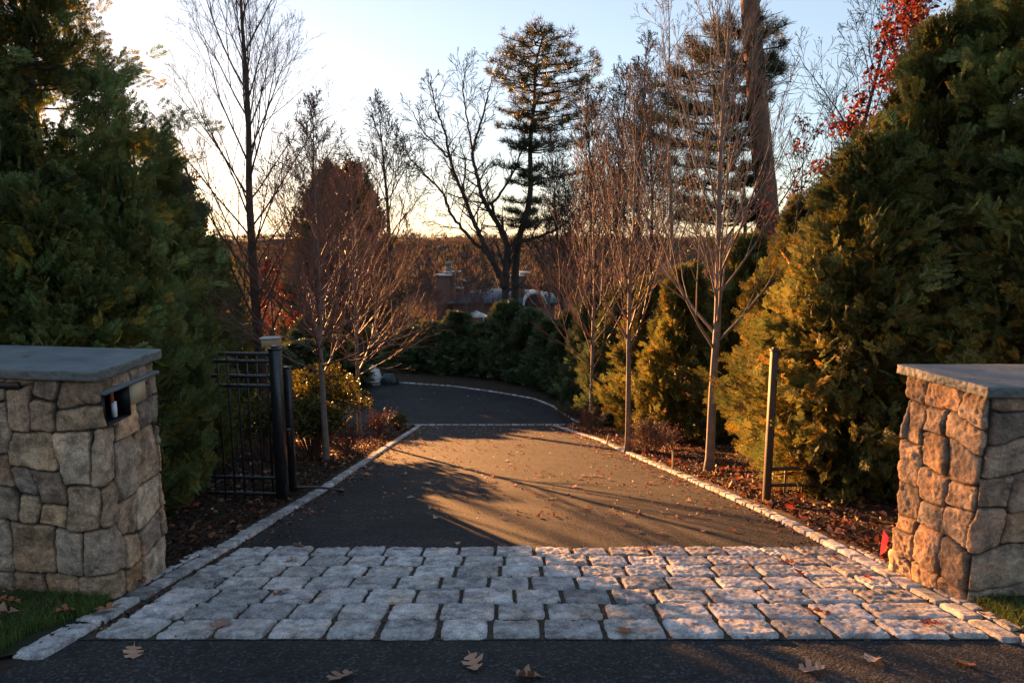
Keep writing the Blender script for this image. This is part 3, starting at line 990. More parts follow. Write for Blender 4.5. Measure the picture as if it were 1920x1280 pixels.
# trees traced limb by limb
def limb_tree(name, label, cat, limbs, Y, mat, prm, nside, lside, seed, rmin, mat2=None, base=None):
    """limbs: (pixel polyline, r0, r1, depth drift)"""
    rs = np.random.default_rng(seed)
    RMIN[0] = rmin
    p0 = limbs[0][0][0]
    b = base_at(p0[0], p0[1], Y)
    root = empty(name, b, label, cat)
    tr = MB(); T = Tubes(); ends = []
    for li, (poly, r0, r1, drift) in enumerate(limbs):
        P = np.array([at(q[0], q[1], Y + drift * k / max(1, len(poly) - 1)) for k, q in enumerate(poly)])
        if li == 0 or (len(poly[0]) > 2):
            P = np.concatenate([[np.array([P[0][0], P[0][1], g1(P[0][0], P[0][1]) - .2])], P])
        d = np.concatenate([[0], np.cumsum(np.linalg.norm(np.diff(P, axis=0), axis=1))])
        n = max(8, len(P) * 5)
        t = np.linspace(0, d[-1], n)
        pp = np.stack([np.interp(t, d, P[:, k]) for k in range(3)], 1)
        for _ in range(3): pp[1:-1] = (pp[:-2] + 2 * pp[1:-1] + pp[2:]) / 4
        pp[1:-1] += rs.normal(0, .03, (n - 2, 3))
        rad = r0 + (r1 - r0) * np.linspace(0, 1, n) ** .8
        tr.tube(pp - b, rad, 10)
        s0 = nside[0]
        k = int(d[-1] * nside[1])
        az = rs.uniform(0, 6)
        for j in range(k):
            u = s0 + (1 - s0) * (j + rs.random()) / k
            f = u * (n - 1); i = min(int(f), n - 2); f -= i
            q = pp[i] * (1 - f) + pp[i + 1] * f - b
            tg = nrm(pp[i + 1] - pp[i])
            az += 2.4
            ref = np.array([0, 0, 1.0]) if abs(tg[2]) < .9 else np.array([1.0, 0, 0])
            uu = nrm(np.cross(tg, ref)); w = np.cross(tg, uu)
            a = rs.uniform(.5, 1.0)
            cd = tg * math.cos(a) + (uu * math.cos(az) + w * math.sin(az)) * math.sin(a)
            grow(T, q, cd, lside * (1.2 - .5 * u) * rs.uniform(.5, 1.2), rad[i] * .45, 1, [None] + prm, rs, ends)
    tr.build('trunk', M[mat], root, smooth=True)
    T.mb().build('branches', M[mat2 or mat], root, smooth=True)
    return root, ends, b

def h2(*a): return [(640 + x / 2, y / 2) for x, y in a]
BIG = [
    (h2((616, 1250), (618, 1000), (622, 910), (603, 860), (560, 800), (522, 720), (497, 610), (490, 560), (520, 470), (545, 380)), .30, .05, 1),
    (h2((612, 1080), (585, 1010), (540, 930), (500, 840), (460, 740), (425, 650), (408, 600), (385, 480), (350, 400), (335, 300)), .20, .03, -2),
    (h2((560, 960), (490, 900), (420, 820), (380, 720), (320, 660), (250, 590), (240, 540)), .13, .03, -1),
    (h2((640, 915), (700, 900), (780, 875), (850, 835), (880, 780)), .14, .04, -1.5),
    (h2((540, 780), (590, 740), (640, 660), (680, 560), (700, 430)), .10, .02, 1),
    (h2((480, 800), (455, 700), (470, 620), (440, 520)), .09, .02, 2),
    (h2((490, 560), (470, 440), (455, 330), (470, 240)), .07, .02, 0),
    (h2((400, 590), (330, 520), (290, 470), (270, 420)), .07, .02, -1),
    (h2((545, 380), (560, 300), (590, 240)), .05, .015, 1),
]
P_LIMB = [(.05, .11, 5, .6, .55, .15), (.03, .13, 4, .6, .55, .2), (.02, .12, 0, .5, .4, .2)]
limb_tree('forked_tree', 'large bare forked tree with spreading dark limbs in the middle of the skyline', 'tree', BIG, 42, 'bark_dark', P_LIMB, (.25, 2.3), 2.2, 41, .012)

# ---- foliage made of many small faces
def spray_template(seed, n_side=8, sub=3, width=.035, curl=.12):
    """flat fan of scale-leaf twigs, length 1 along x"""
    rs = np.random.default_rng(seed)
    V, Q = [], []
    def strip(p, d, L, w):
        side = np.array([-d[1], d[0], 0])
        i = len(V)
        V.extend([p, p + d * L * .45 + side * w * .5, p + d * L, p + d * L * .45 - side * w * .5])
        Q.append([i, i + 1, i + 2, i + 3])
    X_ = np.array([1.0, 0, 0])
    strip(np.zeros(3), X_, 1.0, width * .8)
    for s in (1, -1):
        for k in range(n_side):
            t = .08 + .86 * (k + rs.random() * .6) / n_side
            L = (.10 + .42 * math.sin((1 - t) ** .8 * 2.6)) * rs.uniform(.75, 1.15)
            a = s * rs.uniform(.55, .85)
            d = np.array([math.cos(a), math.sin(a), 0])
            p = X_ * t
            strip(p, d, L, width)
            for m in range(sub):
                u = .25 + .6 * (m + rs.random() * .5) / sub
                for ss in (1, -1):
                    a2 = a + ss * rs.uniform(.5, .8)
                    d2 = np.array([math.cos(a2), math.sin(a2), 0])
                    strip(p + d * L * u, d2, L * (.5 - .25 * u) * rs.uniform(.8, 1.3), width * .8)
    V = np.array(V)
    V[:, 2] = -curl * V[:, 0] ** 2 + rs.normal(0, .018, len(V)) - .25 * np.abs(V[:, 1]) ** 1.5
    return V, np.array(Q)

SP_HI = [spray_template(k, 8, 3, .036) for k in range(5)]
SP_MID = [spray_template(k + 10, 6, 2, .055) for k in range(4)]
SP_LO = [spray_template(k + 20, 5, 1, .085) for k in range(3)]

def place_sprays(tmpls, pos, xd, nd, size, col, rs):
    """pos, xd (axis), nd (normal hint), size (m), col (m,3)"""
    xd = nrm(xd)
    y = nrm(np.cross(nd, xd)); z = np.cross(xd, y)
    pick = rs.integers(0, len(tmpls), len(pos))
    Vs, Qs, Cs, n = [], [], [], 0
    for k, (V, Q) in enumerate(tmpls):
        m = np.where(pick == k)[0]
        if not len(m): continue
        W = (V[None, :, 0:1] * xd[m, None] + V[None, :, 1:2] * y[m, None] + V[None, :, 2:3] * z[m, None]) * size[m, None, None] + pos[m, None]
        Vs.append(W.reshape(-1, 3))
        Qs.append((Q[None] + (np.arange(len(m)) * len(V))[:, None, None]).reshape(-1, 4) + n)
        Cs.append(np.repeat(col[m], len(V), 0))
        n += len(m) * len(V)
    return np.concatenate(Vs), np.concatenate(Qs), np.concatenate(Cs)

def arb_mesh(name, H, Rm, nplume, nspray, size, tm, mat, seed, rprof=None, z0=.05, tintv=(.6, 1.45), ragged=.25, inner=.25, spread=1.0):
    """crown mesh of an arborvitae: ascending plumes set with sprays"""
    rs = np.random.default_rng(seed)
    rprof = rprof or (lambda t: np.minimum(1, (1 - t) ** .75 * 1.25) * (.8 + .2 * np.minimum(1, t * 6)))
    t = rs.random(nplume) ** 1.15 * .97
    az = rs.uniform(0, 2 * np.pi, nplume)
    lump = fbm(np.stack([np.cos(az) * 1.6, np.sin(az) * 1.6, t * H * 1.1], 1), seed + 1)
    Rr = Rm * rprof(t) * (1 + ragged * lump + rs.normal(0, ragged * .35, nplume))
    zb_ = z0 * H + t * H * (1 - z0)
    up = rs.uniform(.45, 1.1, nplume) * (.7 + .5 * t)
    out = np.stack([np.cos(az), np.sin(az), np.zeros(nplume)], 1)
    per = nspray // nplume
    s = rs.random((nplume, per)) ** .6 * (1 - inner) + inner
    base = np.stack([np.zeros(nplume), np.zeros(nplume), zb_ - Rr * .35], 1)
    pos = base[:, None] + out[:, None] * (Rr[:, None] * s)[..., None]
    rise = Rr[:, None] * up[:, None] * .55 * s ** 1.8
    pos[..., 2] += rise
    lat = spread * rs.normal(0, .10, (nplume, per, 3)) * (.35 + Rr[:, None, None] * .55)
    pos = pos + lat
    d = out[:, None] * np.ones((1, per, 1)) * (1.0 - .25 * s[..., None])
    d = d + np.array([0, 0, 1.0]) * (up[:, None] * s * .9)[..., None] + rs.normal(0, .38, (nplume, per, 3))
    tang = np.stack([-np.sin(az), np.cos(az), np.zeros(nplume)], 1)
    nd = tang[:, None] * rs.choice([-1, 1], (nplume, per, 1)) + rs.normal(0, .5, (nplume, per, 3))
    pv = rs.uniform(tintv[0], tintv[1], nplume)
    val = pv[:, None] * rs.uniform(.8, 1.2, (nplume, per))
    warm = rs.random((nplume, per)) < .09
    c = np.stack([val * (1 + .12 * rs.normal(0, 1, val.shape)), val, val * .95], -1)
    c = np.where(warm[..., None], c * np.array([1.9, 1.2, .7]), c)
    sz = size * rs.uniform(.65, 1.35, nplume * per)
    P_, D_, N_, C_ = pos.reshape(-1, 3), d.reshape(-1, 3), nd.reshape(-1, 3), np.clip(c.reshape(-1, 3), .2, 3)
    ok = P_[:, 2] > .02
    V, Q, C = place_sprays(tm, P_[ok], D_[ok], nrm(N_[ok]), sz[ok], C_[ok], rs)
    me = mesh_np('crown', V, [Q], mat, None, C)
    # trunk with limbs
    T = MB(); tt = np.linspace(0, 1, 10)
    T.tube(np.stack([tt * 0 + .03 * np.sin(tt * 5), tt * 0, tt * H * .93 - .1], 1), .055 * (H / 6) * (1 - tt * .9) + .01, 8)
    TB = Tubes()
    m = rs.choice(nplume, min(nplume, 160), False)
    for k in m:
        ss = np.linspace(0, .85, 5)
        pts = base[k] + out[k] * (Rr[k] * ss)[:, None]
        pts[:, 2] += Rr[k] * up[k] * .55 * ss ** 1.8
        TB.add(pts, np.linspace(.016, .004, 5), 4)
    TB.mb(T)
    tr = T.build('trunk', M['bark_dark'], None, smooth=True)
    return me, tr

PROTO = {}
def use_proto(key, name, label, base, scale, rz, group=None, cat='evergreen', tilt=(0, 0)):
    cr, tr = PROTO[key]
    root = empty(name, base, label, cat, group, rz)
    root.scale = scale if isinstance(scale, tuple) else (scale,) * 3
    root.rotation_euler = (tilt[0], tilt[1], rz)
    for s_ in (cr, tr):
        if not s_.get('used'):
            s_['used'] = 1; c = s_
        else:
            c = s_.copy(); COL.objects.link(c)
        c.parent = root
    return root

PROTO['tall'] = arb_mesh('tall', 8.4, 1.5, 420, 16000, .205, SP_HI, M['arb'], 101, tintv=(.4, 1.6), ragged=.42, inner=.3,
                         rprof=lambda t: np.minimum(1, (1 - t) ** .6 * 1.2) * (.62 + .38 * np.minimum(1, t * 2.2)))
PROTO['airy'] = arb_mesh('airy', 8.4, 1.6, 230, 8200, .225, SP_HI, M['arb'], 131, tintv=(.4, 1.6), ragged=.42, inner=.3, spread=1.5,
                         rprof=lambda t: np.minimum(1, (1 - t) ** .6 * 1.2) * (.7 + .3 * np.minimum(1, t * 2.2)))
PROTO['left'] = arb_mesh('left', 4.0, 1.05, 260, 9000, .19, SP_HI, M['arb'], 102, tintv=(.4, 1.5), ragged=.3)
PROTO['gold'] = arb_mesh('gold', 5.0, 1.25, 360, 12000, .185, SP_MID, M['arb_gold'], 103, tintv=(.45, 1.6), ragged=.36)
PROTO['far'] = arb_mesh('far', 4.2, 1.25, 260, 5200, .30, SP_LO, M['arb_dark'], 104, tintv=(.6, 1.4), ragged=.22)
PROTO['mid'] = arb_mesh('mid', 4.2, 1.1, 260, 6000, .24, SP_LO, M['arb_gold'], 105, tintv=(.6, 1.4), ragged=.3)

def arb_at(key, px, Y, toppy, label, wid=1.0, rz=None, name='arborvitae', H0=None, group=None, cat='evergreen tree'):
    b = base_at(px, 600, Y)
    H = hfrom(b, toppy)
    H0 = {'tall': 8.4, 'airy': 8.4, 'left': 4.0, 'gold': 5.0, 'far': 4.2, 'mid': 4.2}[key]
    s = H / H0
    return use_proto(key, name, label, tuple(b), (wid, wid, s), rs.uniform(0, 6.28) if rz is None else rz, group, cat)

# left mass
arb_at('airy', 108, 7.6, -190, 'towering dark arborvitae behind the left stone pillar, sky showing through its top', .84, .4)
arb_at('tall', -150, 6.8, -330, 'dark arborvitae at the left edge of the picture above the pillar cap', 1.0, 2.2)
arb_at('left', 240, 7.1, 330, 'rounded dark arborvitae between the left pillar and the black fence', .6, 1.2)
arb_at('left', 95, 6.5, 330, 'dark arborvitae directly behind the left pillar cap', .95, 3.0)
arb_at('left', 325, 9.8, 430, 'arborvitae behind the black fence with sunlit feathery edge', .62, 5.0)
arb_at('airy', 275, 13, 215, 'arborvitae with ragged top glowing against the low sun', .95, 2.0)
arb_at('far', 330, 17, 330, 'dark arborvitae deep behind the left fence, its foot in shade', 1.3, 1.0)
# right mass
arb_at('tall', 1905, 8.2, -260, 'towering arborvitae filling the top right corner behind the right pillar', 1.05, 1.0)
arb_at('gold', 1735, 8.6, 40, 'tall sunlit golden arborvitae left of the towering one behind the right pillar', 1.05, 2.4)
arb_at('gold', 1618, 8.55, 255, 'sunlit golden arborvitae behind the dark gate post, right of the drive', 1.05, 4.0)
arb_at('tall', 2040, 7.4, -160, 'arborvitae at the right edge of the picture over the pillar cap', .9, 5.0)
arb_at('gold', 1500, 12.2, 370, 'golden arborvitae seen left of the dark gate post', .9, .5)
arb_at('mid', 1400, 14.8, 445, 'golden arborvitae right behind the nearest young maple', .95, 1.1)
arb_at('mid', 1285, 15.6, 500, 'low golden arborvitae left of the nearest young maple trunk', .9, 2.6)
arb_at('mid', 1225, 18.4, 520, 'golden arborvitae between the two nearer young maples', .95, 3.7)
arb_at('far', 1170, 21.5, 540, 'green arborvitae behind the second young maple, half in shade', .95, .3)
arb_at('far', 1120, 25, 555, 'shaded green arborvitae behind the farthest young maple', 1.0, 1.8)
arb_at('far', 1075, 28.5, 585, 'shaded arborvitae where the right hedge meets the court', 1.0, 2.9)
# hedge round the court
HB = [(770, 35.5, 612, 'hedge tree just right of the white bag, low and dark'), (812, 35, 604, 'second hedge tree from the left behind the court, under the left chimney'),
      (860, 34.4, 585, 'hedge tree behind the court right below the gap between the chimneys'), (905, 33.8, 606, 'lowest hedge tree behind the middle of the court'),
      (950, 33.0, 566, 'tallest hedge tree behind the court, under the forked trunk'), (995, 32.0, 580, 'hedge tree behind the court left of the arched roof'),
      (1038, 30.6, 600, 'hedge tree behind the court under the arched roof')]
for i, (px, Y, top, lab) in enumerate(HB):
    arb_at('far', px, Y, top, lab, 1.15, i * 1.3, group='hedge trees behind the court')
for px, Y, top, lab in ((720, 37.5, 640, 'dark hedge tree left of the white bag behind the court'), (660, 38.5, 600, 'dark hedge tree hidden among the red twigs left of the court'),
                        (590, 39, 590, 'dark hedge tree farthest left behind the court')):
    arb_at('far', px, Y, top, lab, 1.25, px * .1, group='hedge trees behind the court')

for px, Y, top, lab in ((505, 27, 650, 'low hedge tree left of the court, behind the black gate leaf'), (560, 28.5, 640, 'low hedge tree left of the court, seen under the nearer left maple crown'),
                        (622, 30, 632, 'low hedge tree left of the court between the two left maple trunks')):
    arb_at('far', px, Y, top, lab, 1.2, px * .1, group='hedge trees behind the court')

# dark round evergreen on the skyline + small ones
PROTO['round'] = arb_mesh('round', 9.0, 2.3, 420, 7000, .55, SP_LO, M['needle'], 120, rprof=lambda t: np.minimum(1, (1 - t) ** .55 * 1.15), ragged=.2, inner=.1)
b = base_at(645, 500, 82)
H = hfrom(b, 298)
use_proto('round', 'spruce', 'dark round-topped evergreen behind the left young maples', tuple(b), (2.9, 2.9, H / 9.0 * .97), 0, cat='evergreen tree')

# ---- pines
def needle_tufts(pos, dirs, L, n, w, rs, col):
    """n needles round each point"""
    m = len(pos)
    d = nrm(dirs[:, None] * .9 + rs.normal(0, .75, (m, n, 3)))
    base = pos[:, None] + rs.normal(0, L * .25, (m, n, 3))
    side = nrm(np.cross(d, rs.normal(0, 1, (m, n, 3)))) * w
    tip = base + d * L * rs.uniform(.6, 1.2, (m, n, 1))
    V = np.stack([base - side * .5, base + side * .5, tip], 2).reshape(-1, 3)
    T = np.arange(m * n * 3).reshape(-1, 3)
    C = np.repeat(col, n * 3, 0)
    return V, T, C

def pine(name, label, limbs, Y, layers, seed, mat_tr, L=.32, w=.03, nper=26, mat_n='needle', rmin=.012, dens=1.0, back=0.0):
    """layers: (px, py, reach in px to the left, to the right, thickness px)"""
    rs = np.random.default_rng(seed)
    p0 = limbs[0][0][0]
    b = base_at(p0[0], p0[1], Y)
    root = empty(name, b, label, 'pine tree')
    tr = MB()
    for (poly, r0, r1, drift) in limbs:
        P = np.array([at(q[0], q[1], Y) for q in poly])
        P = np.concatenate([[np.array([P[0][0], P[0][1], b[2] - .2])], P])
        d = np.concatenate([[0], np.cumsum(np.linalg.norm(np.diff(P, axis=0), axis=1))])
        t = np.linspace(0, d[-1], 50)
        pp = np.stack([np.interp(t, d, P[:, k]) for k in range(3)], 1)
        for _ in range(5): pp[1:-1] = (pp[:-2] + 2 * pp[1:-1] + pp[2:]) / 4
        tr.tube(pp - b, r0 + (r1 - r0) * np.linspace(0, 1, 50), 14)
    T = Tubes(); PP, DD = [], []
    m2px = Y / F
    for (px, py, l, r_, th) in layers:
        c = at(px, py, Y) - b + np.array([0, back, 0])
        nb = 8
        for k in range(nb):
            az = 2 * math.pi * (k + rs.random() * .8) / nb
            ca = math.cos(az)
            reach = ((r_ if ca > 0 else l) * abs(ca) + (min(l, r_) * .9 + .1 * max(l, r_)) * (1 - abs(ca))) * m2px * rs.uniform(.75, 1.1)
            n = 7
            s = np.linspace(0, 1, n)
            out = np.array([ca, math.sin(az), 0])
            pts = c + out * (reach * s)[:, None]
            pts[:, 2] += reach * (.02 * s + .12 * s ** 2.5) - .03 * reach + rs.normal(0, .02) * reach * s + rs.normal(0, .05)
            pts[1:] += rs.normal(0, .05, (n - 1, 3))
            T.add(pts, np.linspace(.05, .012, n), 5)
            nt = max(8, int(reach * 11 * dens))
            sp = rs.random(nt) ** .65 * .75 + .27
            q = np.stack([np.interp(sp, s, pts[:, i]) for i in range(3)], 1)
            sidev = np.array([-out[1], out[0], 0])
            q = q + sidev * (rs.normal(0, .20, nt) * (.35 + reach * .25) * np.clip(1.35 - sp, 0.2, 1))[:, None]
            q[:, 2] += rs.normal(.03, th * m2px * .24, nt)
            PP.append(q); DD.append(np.broadcast_to(out * .5 + np.array([0, 0, .65]), q.shape))
            for j in range(3):
                i0 = rs.integers(2, n - 1)
                e = pts[i0] + sidev * rs.normal(0, .35) + out * .5 + np.array([0, 0, .15])
                T.add(np.stack([pts[i0], (pts[i0] + e) / 2 + [0, 0, .03], e, e + out * .1]), np.array([.02, .015, .01, .006]), 3)
    tr.build('trunk', M[mat_tr], root, smooth=True)
    T.mb().build('branches', M['bark_dark'], root, smooth=True)
    PP = np.concatenate(PP); DD = np.concatenate(DD)
    col = np.repeat(rs.uniform(.6, 1.5, (len(PP), 1)), 3, 1)
    V, Tt, C = needle_tufts(PP, DD, L, nper, w, rs, col)
    mesh_np('needles', V, [Tt], M[mat_n], root, C)
    return root

def q2(*L): return [(640 + x / 2, y / 2, l / 2 * 1.12, r / 2 * 1.12, th / 2) for x, y, l, r, th in L]
pine('pine_tree', 'layered pine with curved trunk standing against the sky in the middle',
     [(h2((650, 1250), (652, 1000), (665, 880), (700, 800), (712, 700), (706, 560), (716, 450), (728, 380), (722, 290), (735, 200), (760, 130)), .30, .05, 0)], 43,
     q2((742, 122, 60, 60, 40), (728, 160, 115, 130, 40), (728, 200, 120, 165, 40), (725, 240, 120, 180, 36), (725, 275, 165, 200, 30), (725, 312, 150, 215, 26), (725, 340, 120, 245, 24), (725, 380, 60, 220, 18), (715, 420, 110, 130, 16), (712, 440, 60, 210, 14),
        (710, 480, 115, 110, 16), (708, 492, 40, 210, 12), (707, 545, 110, 170, 15), (706, 562, 60, 240, 13), (708, 635, 120, 60, 13), (712, 690, 80, 60, 10), (708, 760, 100, 40, 12), (700, 800, 110, 30, 12), (690, 830, 90, 110, 11), (700, 660, 30, 240, 9), (690, 850, 60, 40, 8)),
     51, 'bark_dark', L=.34, w=.035, nper=14, dens=.62)
# big pine right: trunk and foliage masses
pine('pine_tree', 'huge old pine with thick reddish trunk, right of centre, foliage on both sides',
     [([(1442, 460), (1440, 400), (1428, 280), (1418, 160), (1408, 40), (1402, -80), (1398, -200)], .46, .26, 0),
      ([(1398, 470), (1396, 380), (1392, 300)], .10, .05, 0)], 24,
     [(1400, 45, 60, 100, 26), (1400, 90, 130, 105, 26), (1395, 120, 150, 90, 26), (1400, 155, 150, 90, 24), (1395, 195, 170, 60, 24), (1395, 215, 175, 60, 20), (1395, 250, 190, 40, 20), (1400, 270, 190, 50, 16), (1400, 310, 160, 60, 14), (1400, 345, 150, 50, 16), (1400, 385, 150, 50, 18), (1400, 410, 130, 60, 14)],
     52, 'bark_pine', L=.26, w=.02, nper=18, dens=1.7, back=.8)

# ---- leaf clouds: shrubs, red oak
def leaf_quads(pos, d, size, aspect, col, rs, fold=.25):
    """pointed leaves made of two folded quads"""
    m = len(pos)
    d = nrm(d); s = nrm(np.cross(d, rs.normal(0, 1, (m, 3)))); n_ = np.cross(d, s)
    L = size[:, None]; W = L * aspect
    a = pos; e = pos + d * L - n_ * L * .12
    m1 = pos + d * L * .35 + n_ * L * .02; m2 = pos + d * L * .7
    l1 = m1 + s * W * .5 + n_ * W * fold; l2 = m2 + s * W * .42 + n_ * W * fold
    r1 = m1 - s * W * .5 + n_ * W * fold; r2 = m2 - s * W * .42 + n_ * W * fold
    V = np.stack([a, m1, m2, e, l1, l2, r1, r2], 1).reshape(-1, 3)
    k = (np.arange(m) * 8)[:, None, None]
    Q = (np.array([[1, 4, 5, 2], [2, 7, 6, 1][::1]])[None] + k).reshape(-1, 4)
    T = (np.array([[0, 4, 1], [2, 5, 3], [0, 1, 6], [2, 3, 7]])[None] + k).reshape(-1, 3)
    return V, Q, T, np.repeat(col, 8, 0)

def shrub(name, label, base, rx, ry, h, n, size, mat, seed, aspect=.42, tint=(.6, 1.4), stems=14, col2=None, frac2=0, shell=.45, cat='shrub'):
    rs = np.random.default_rng(seed)
    root = empty(name, base, label, cat)
    u = nrm(rs.normal(0, 1, (n, 3))); u[:, 2] = np.abs(u[:, 2]) * 1.0 - .15
    rad = rs.random(n) ** shell
    lump = 1 + .22 * fbm(u * 2.3 + seed, seed) + .08 * fbm(u * 7, seed + 2)
    P = u * np.array([rx, ry, h * .55]) * (rad * lump)[:, None] + np.array([0, 0, h * .45])
    P = P[P[:, 2] > .03]
    # rosettes
    m = len(P) // 6
    c = P[:m]
    pos = np.repeat(c, 6, 0) + rs.normal(0, size * .15, (m * 6, 3))
    d = np.repeat(nrm(c - np.array([0, 0, h * .3])), 6, 0) * .5 + nrm(rs.normal(0, 1, (m * 6, 3))) * .9
    val = np.repeat(rs.uniform(*tint, m), 6)
    col = np.stack([val] * 3, 1)
    if col2 is not None:
        f = rs.random(m * 6) < frac2
        col[f] *= np.array(col2)
    V, Q, T, C = leaf_quads(pos, d, size * rs.uniform(.7, 1.2, m * 6), aspect, col, rs)
    mesh_np('foliage', V, [Q, T], mat, root, C)
    TB = Tubes()
    for k in rs.choice(m, min(m, stems * 4), False):
        e = c[k]; s0 = np.array([e[0] * .12, e[1] * .12, -.05])
        tt = np.linspace(0, 1, 5)[:, None]
        pts = s0 + (e - s0) * tt + np.array([0, 0, 1]) * (tt * (1 - tt)) * .15 * h
        TB.add(pts, np.linspace(.012, .003, 5), 4)
    TB.mb().build('stems', M['twig_red'], root, smooth=True)
    return root
def B(px, py): return base_at(px, py)
def BY(px, Y): return base_at(px, 640, Y)
shrub('rhododendron', 'broad leafy shrub with yellow-lit leaves beside the black gate leaf', tuple(BY(575, 12.2)), .62, .55, 1.25, 3600, .085, M['rhodo'], 201, tint=(.4, 1.1))
shrub('rhododendron', 'taller rounded dark shrub behind the nearer left maple trunk', tuple(BY(603, 15.0)), 1.0, .9, 2.0, 7000, .075, M['rhodo'], 202, tint=(.45, 1.0))
shrub('rhododendron', 'leafy shrub partly hidden behind the left black fence', tuple(BY(490, 11.5)), .75, .6, 1.25, 3600, .08, M['rhodo'], 203, tint=(.45, 1.1))
shrub('boxwood', 'little yellow-green bush by the left end of the cobble band', tuple(B(748, 806)), .30, .28, .55, 1500, .05, M['rhodo'], 204, tint=(.7, 1.2), shell=.4)
def twiggy(label, base, r, h, n, seed, leaves=200, mat='twig_red', lm='redleaf', name='twiggy_shrub', ls=.035):
    rs = np.random.default_rng(seed)
    RMIN[0] = .0028
    root = empty(name, base, label, 'shrub')
    T = Tubes(); ends = []
    for k in range(n):
        az = rs.uniform(0, 6.28); a = rs.uniform(.1, .8)
        d = np.array([math.cos(az) * math.sin(a), math.sin(az) * math.sin(a), math.cos(a)])
        grow(T, np.array([rs.normal(0, .05), rs.normal(0, .05), -.03]), d, h * rs.uniform(.7, 1.15), .007, 1, [None, (.04, .12, 5, .5, .5, .25), (.03, .15, 3, .5, .5, .2), (0, .1, 0, 0, 0, 0)], rs, ends)
    T.mb().build('twigs', M[mat], root, smooth=True)
    P = np.array([e[0] for e in ends]); D = np.array([e[1] for e in ends])
    k = rs.integers(0, len(P), leaves)
    col = rs.uniform(.4, 1.3, (leaves, 1)) * np.array([[.6, .9, .9]])
    V, Q, Tt, C = leaf_quads(P[k] + rs.normal(0, .01, (leaves, 3)), D[k] + rs.normal(0, .6, (leaves, 3)), rs.uniform(.6, 1.3, leaves) * ls, .5, col, rs)
    mesh_np('leaves', V, [Q, Tt], M[lm], root, C)
    return root
twiggy('low reddish twiggy shrub in front of the nearer left maple trunk', tuple(B(650, 852)), .4, .62, 34, 301, 260)
twiggy('dark reddish twiggy shrub at the foot of the farther left maple', tuple(B(712, 815)), .4, .7, 34, 302, 300)
twiggy('dry reddish shrub at the foot of the farthest right maple', tuple(B(1106, 808)), .4, .75, 34, 303, 300)
twiggy('small dry shrub at the right end of the cobble band', tuple(B(1062, 792)), .4, .7, 26, 304, 200)
twiggy('reddish brown twigs right of the second right maple trunk', tuple(B(1215, 850)), .5, .75, 44, 305, 420, lm='deadleaf')
twiggy('low reddish shrub against the golden arborvitae near the wooden stake', tuple(BY(1262, 13.6)), .4, .5, 30, 306, 300)

# red oak behind the right mass
def leafy_tree(name, label, px, Y, toppy, r, n1, l1, seed, nleaf, lsize, mat, lean=(0, 0), tint=(.5, 1.6), first=.4):
    rsx = np.random.default_rng(seed)
    b = base_at(px, 400, Y); H = hfrom(b, toppy)
    root, ends = bare_tree(name, label, 'tree', b, H, r, rsx, M['bark_dark'], M['bark_dark'], first, n1, P_LIMB, l1, .8, .006, lean=lean)
    P = np.array([e[0] for e in ends]); D = np.array([e[1] for e in ends])
    k = rsx.integers(0, len(P), nleaf)
    col = rsx.uniform(tint[0], tint[1], (nleaf, 1)) * np.stack([np.ones(nleaf), rsx.uniform(.5, 2.4, nleaf), np.ones(nleaf)], 1)
    V, Q, Tt, C = leaf_quads(P[k] + rsx.normal(0, .07, (nleaf, 3)), D[k] * .3 + rsx.normal(0, .7, (nleaf, 3)) - np.array([0, 0, .5]), rsx.uniform(.7, 1.3, nleaf) * lsize, .55, col, rsx)
    mesh_np('leaves', V, [Q, Tt], M[mat], root, C)
    return root
leafy_tree('red_oak', 'oak with glowing red leaves above the sunlit golden arborvitae, upper right', 1690, 11.5, -120, .12, 26, 1.7, 401, 5200, .085, 'redleaf', first=.45)
leafy_tree('red_oak', 'sparse sapling with a few rusty red leaves between the big pine trunk and the arborvitae', 1500, 17, 215, .06, 18, 1.9, 402, 620, .09, 'redleaf', first=.3)
leafy_tree('red_maple', 'small red-leaved tree in the distance behind the left tall bare trunk', 500, 62, 495, .14, 20, 3.6, 403, 1500, .22, 'redleaf', first=.25, tint=(.3, .8))
leafy_tree('beech_tree', 'thin tree with rusty brown leaves in front of the big pine foliage', 1345, 20, 180, .07, 16, 2.2, 404, 700, .09, 'deadleaf', first=.35)

# ---- distant woods: one mass of ragged crowns on the slopes
def woods(name, n, xr_, yr_, hr, size, seed, mat, per, tintc):
    rs = np.random.default_rng(seed)
    yy = rs.uniform(*yr_, n); xx = rs.uniform(-1, 1, n) * yy * .95 + rs.uniform(-20, 20, n)
    zz = G(xx, yy)
    h = rs.uniform(hr[0], hr[1], n)
    u = nrm(rs.normal(0, 1, (n, per, 3)))
    pos = u * np.stack([h * .35, h * .35, h * .42], 1)[:, None] * rs.random((n, per, 1)) ** .5
    pos = pos + np.stack([xx, yy, zz + h * .55], 1)[:, None]
    d = u * .5 + np.array([0, 0, .9]) + rs.normal(0, .4, (n, per, 3))
    L = (size * h)[:, None, None] * rs.uniform(.5, 1.3, (n, per, 1))
    d = nrm(d)
    side = nrm(np.cross(d, rs.normal(0, 1, (n, per, 3)))) * L * .16
    V = np.stack([pos - side, pos + side, pos + d * L], 2).reshape(-1, 3)
    T = np.arange(len(V)).reshape(-1, 3)
    tc = np.array(tintc)[rs.integers(0, len(tintc), n)] * rs.uniform(.7, 1.3, (n, 1))
    C = np.repeat(tc, per * 3, 0)
    o = mesh_np(name, V, [T], mat, None, C)
    return tag(o, kind='stuff')
M['woods'] = leaf_mat('woods', (1, 1, 1), .3, rough=.9, spec=.1, tr_col=(1, 1, 1))
BR = [(.085, .056, .042), (.07, .054, .043), (.10, .062, .042), (.075, .064, .045), (.085, .07, .06)]  # browns muted in place of distance haze
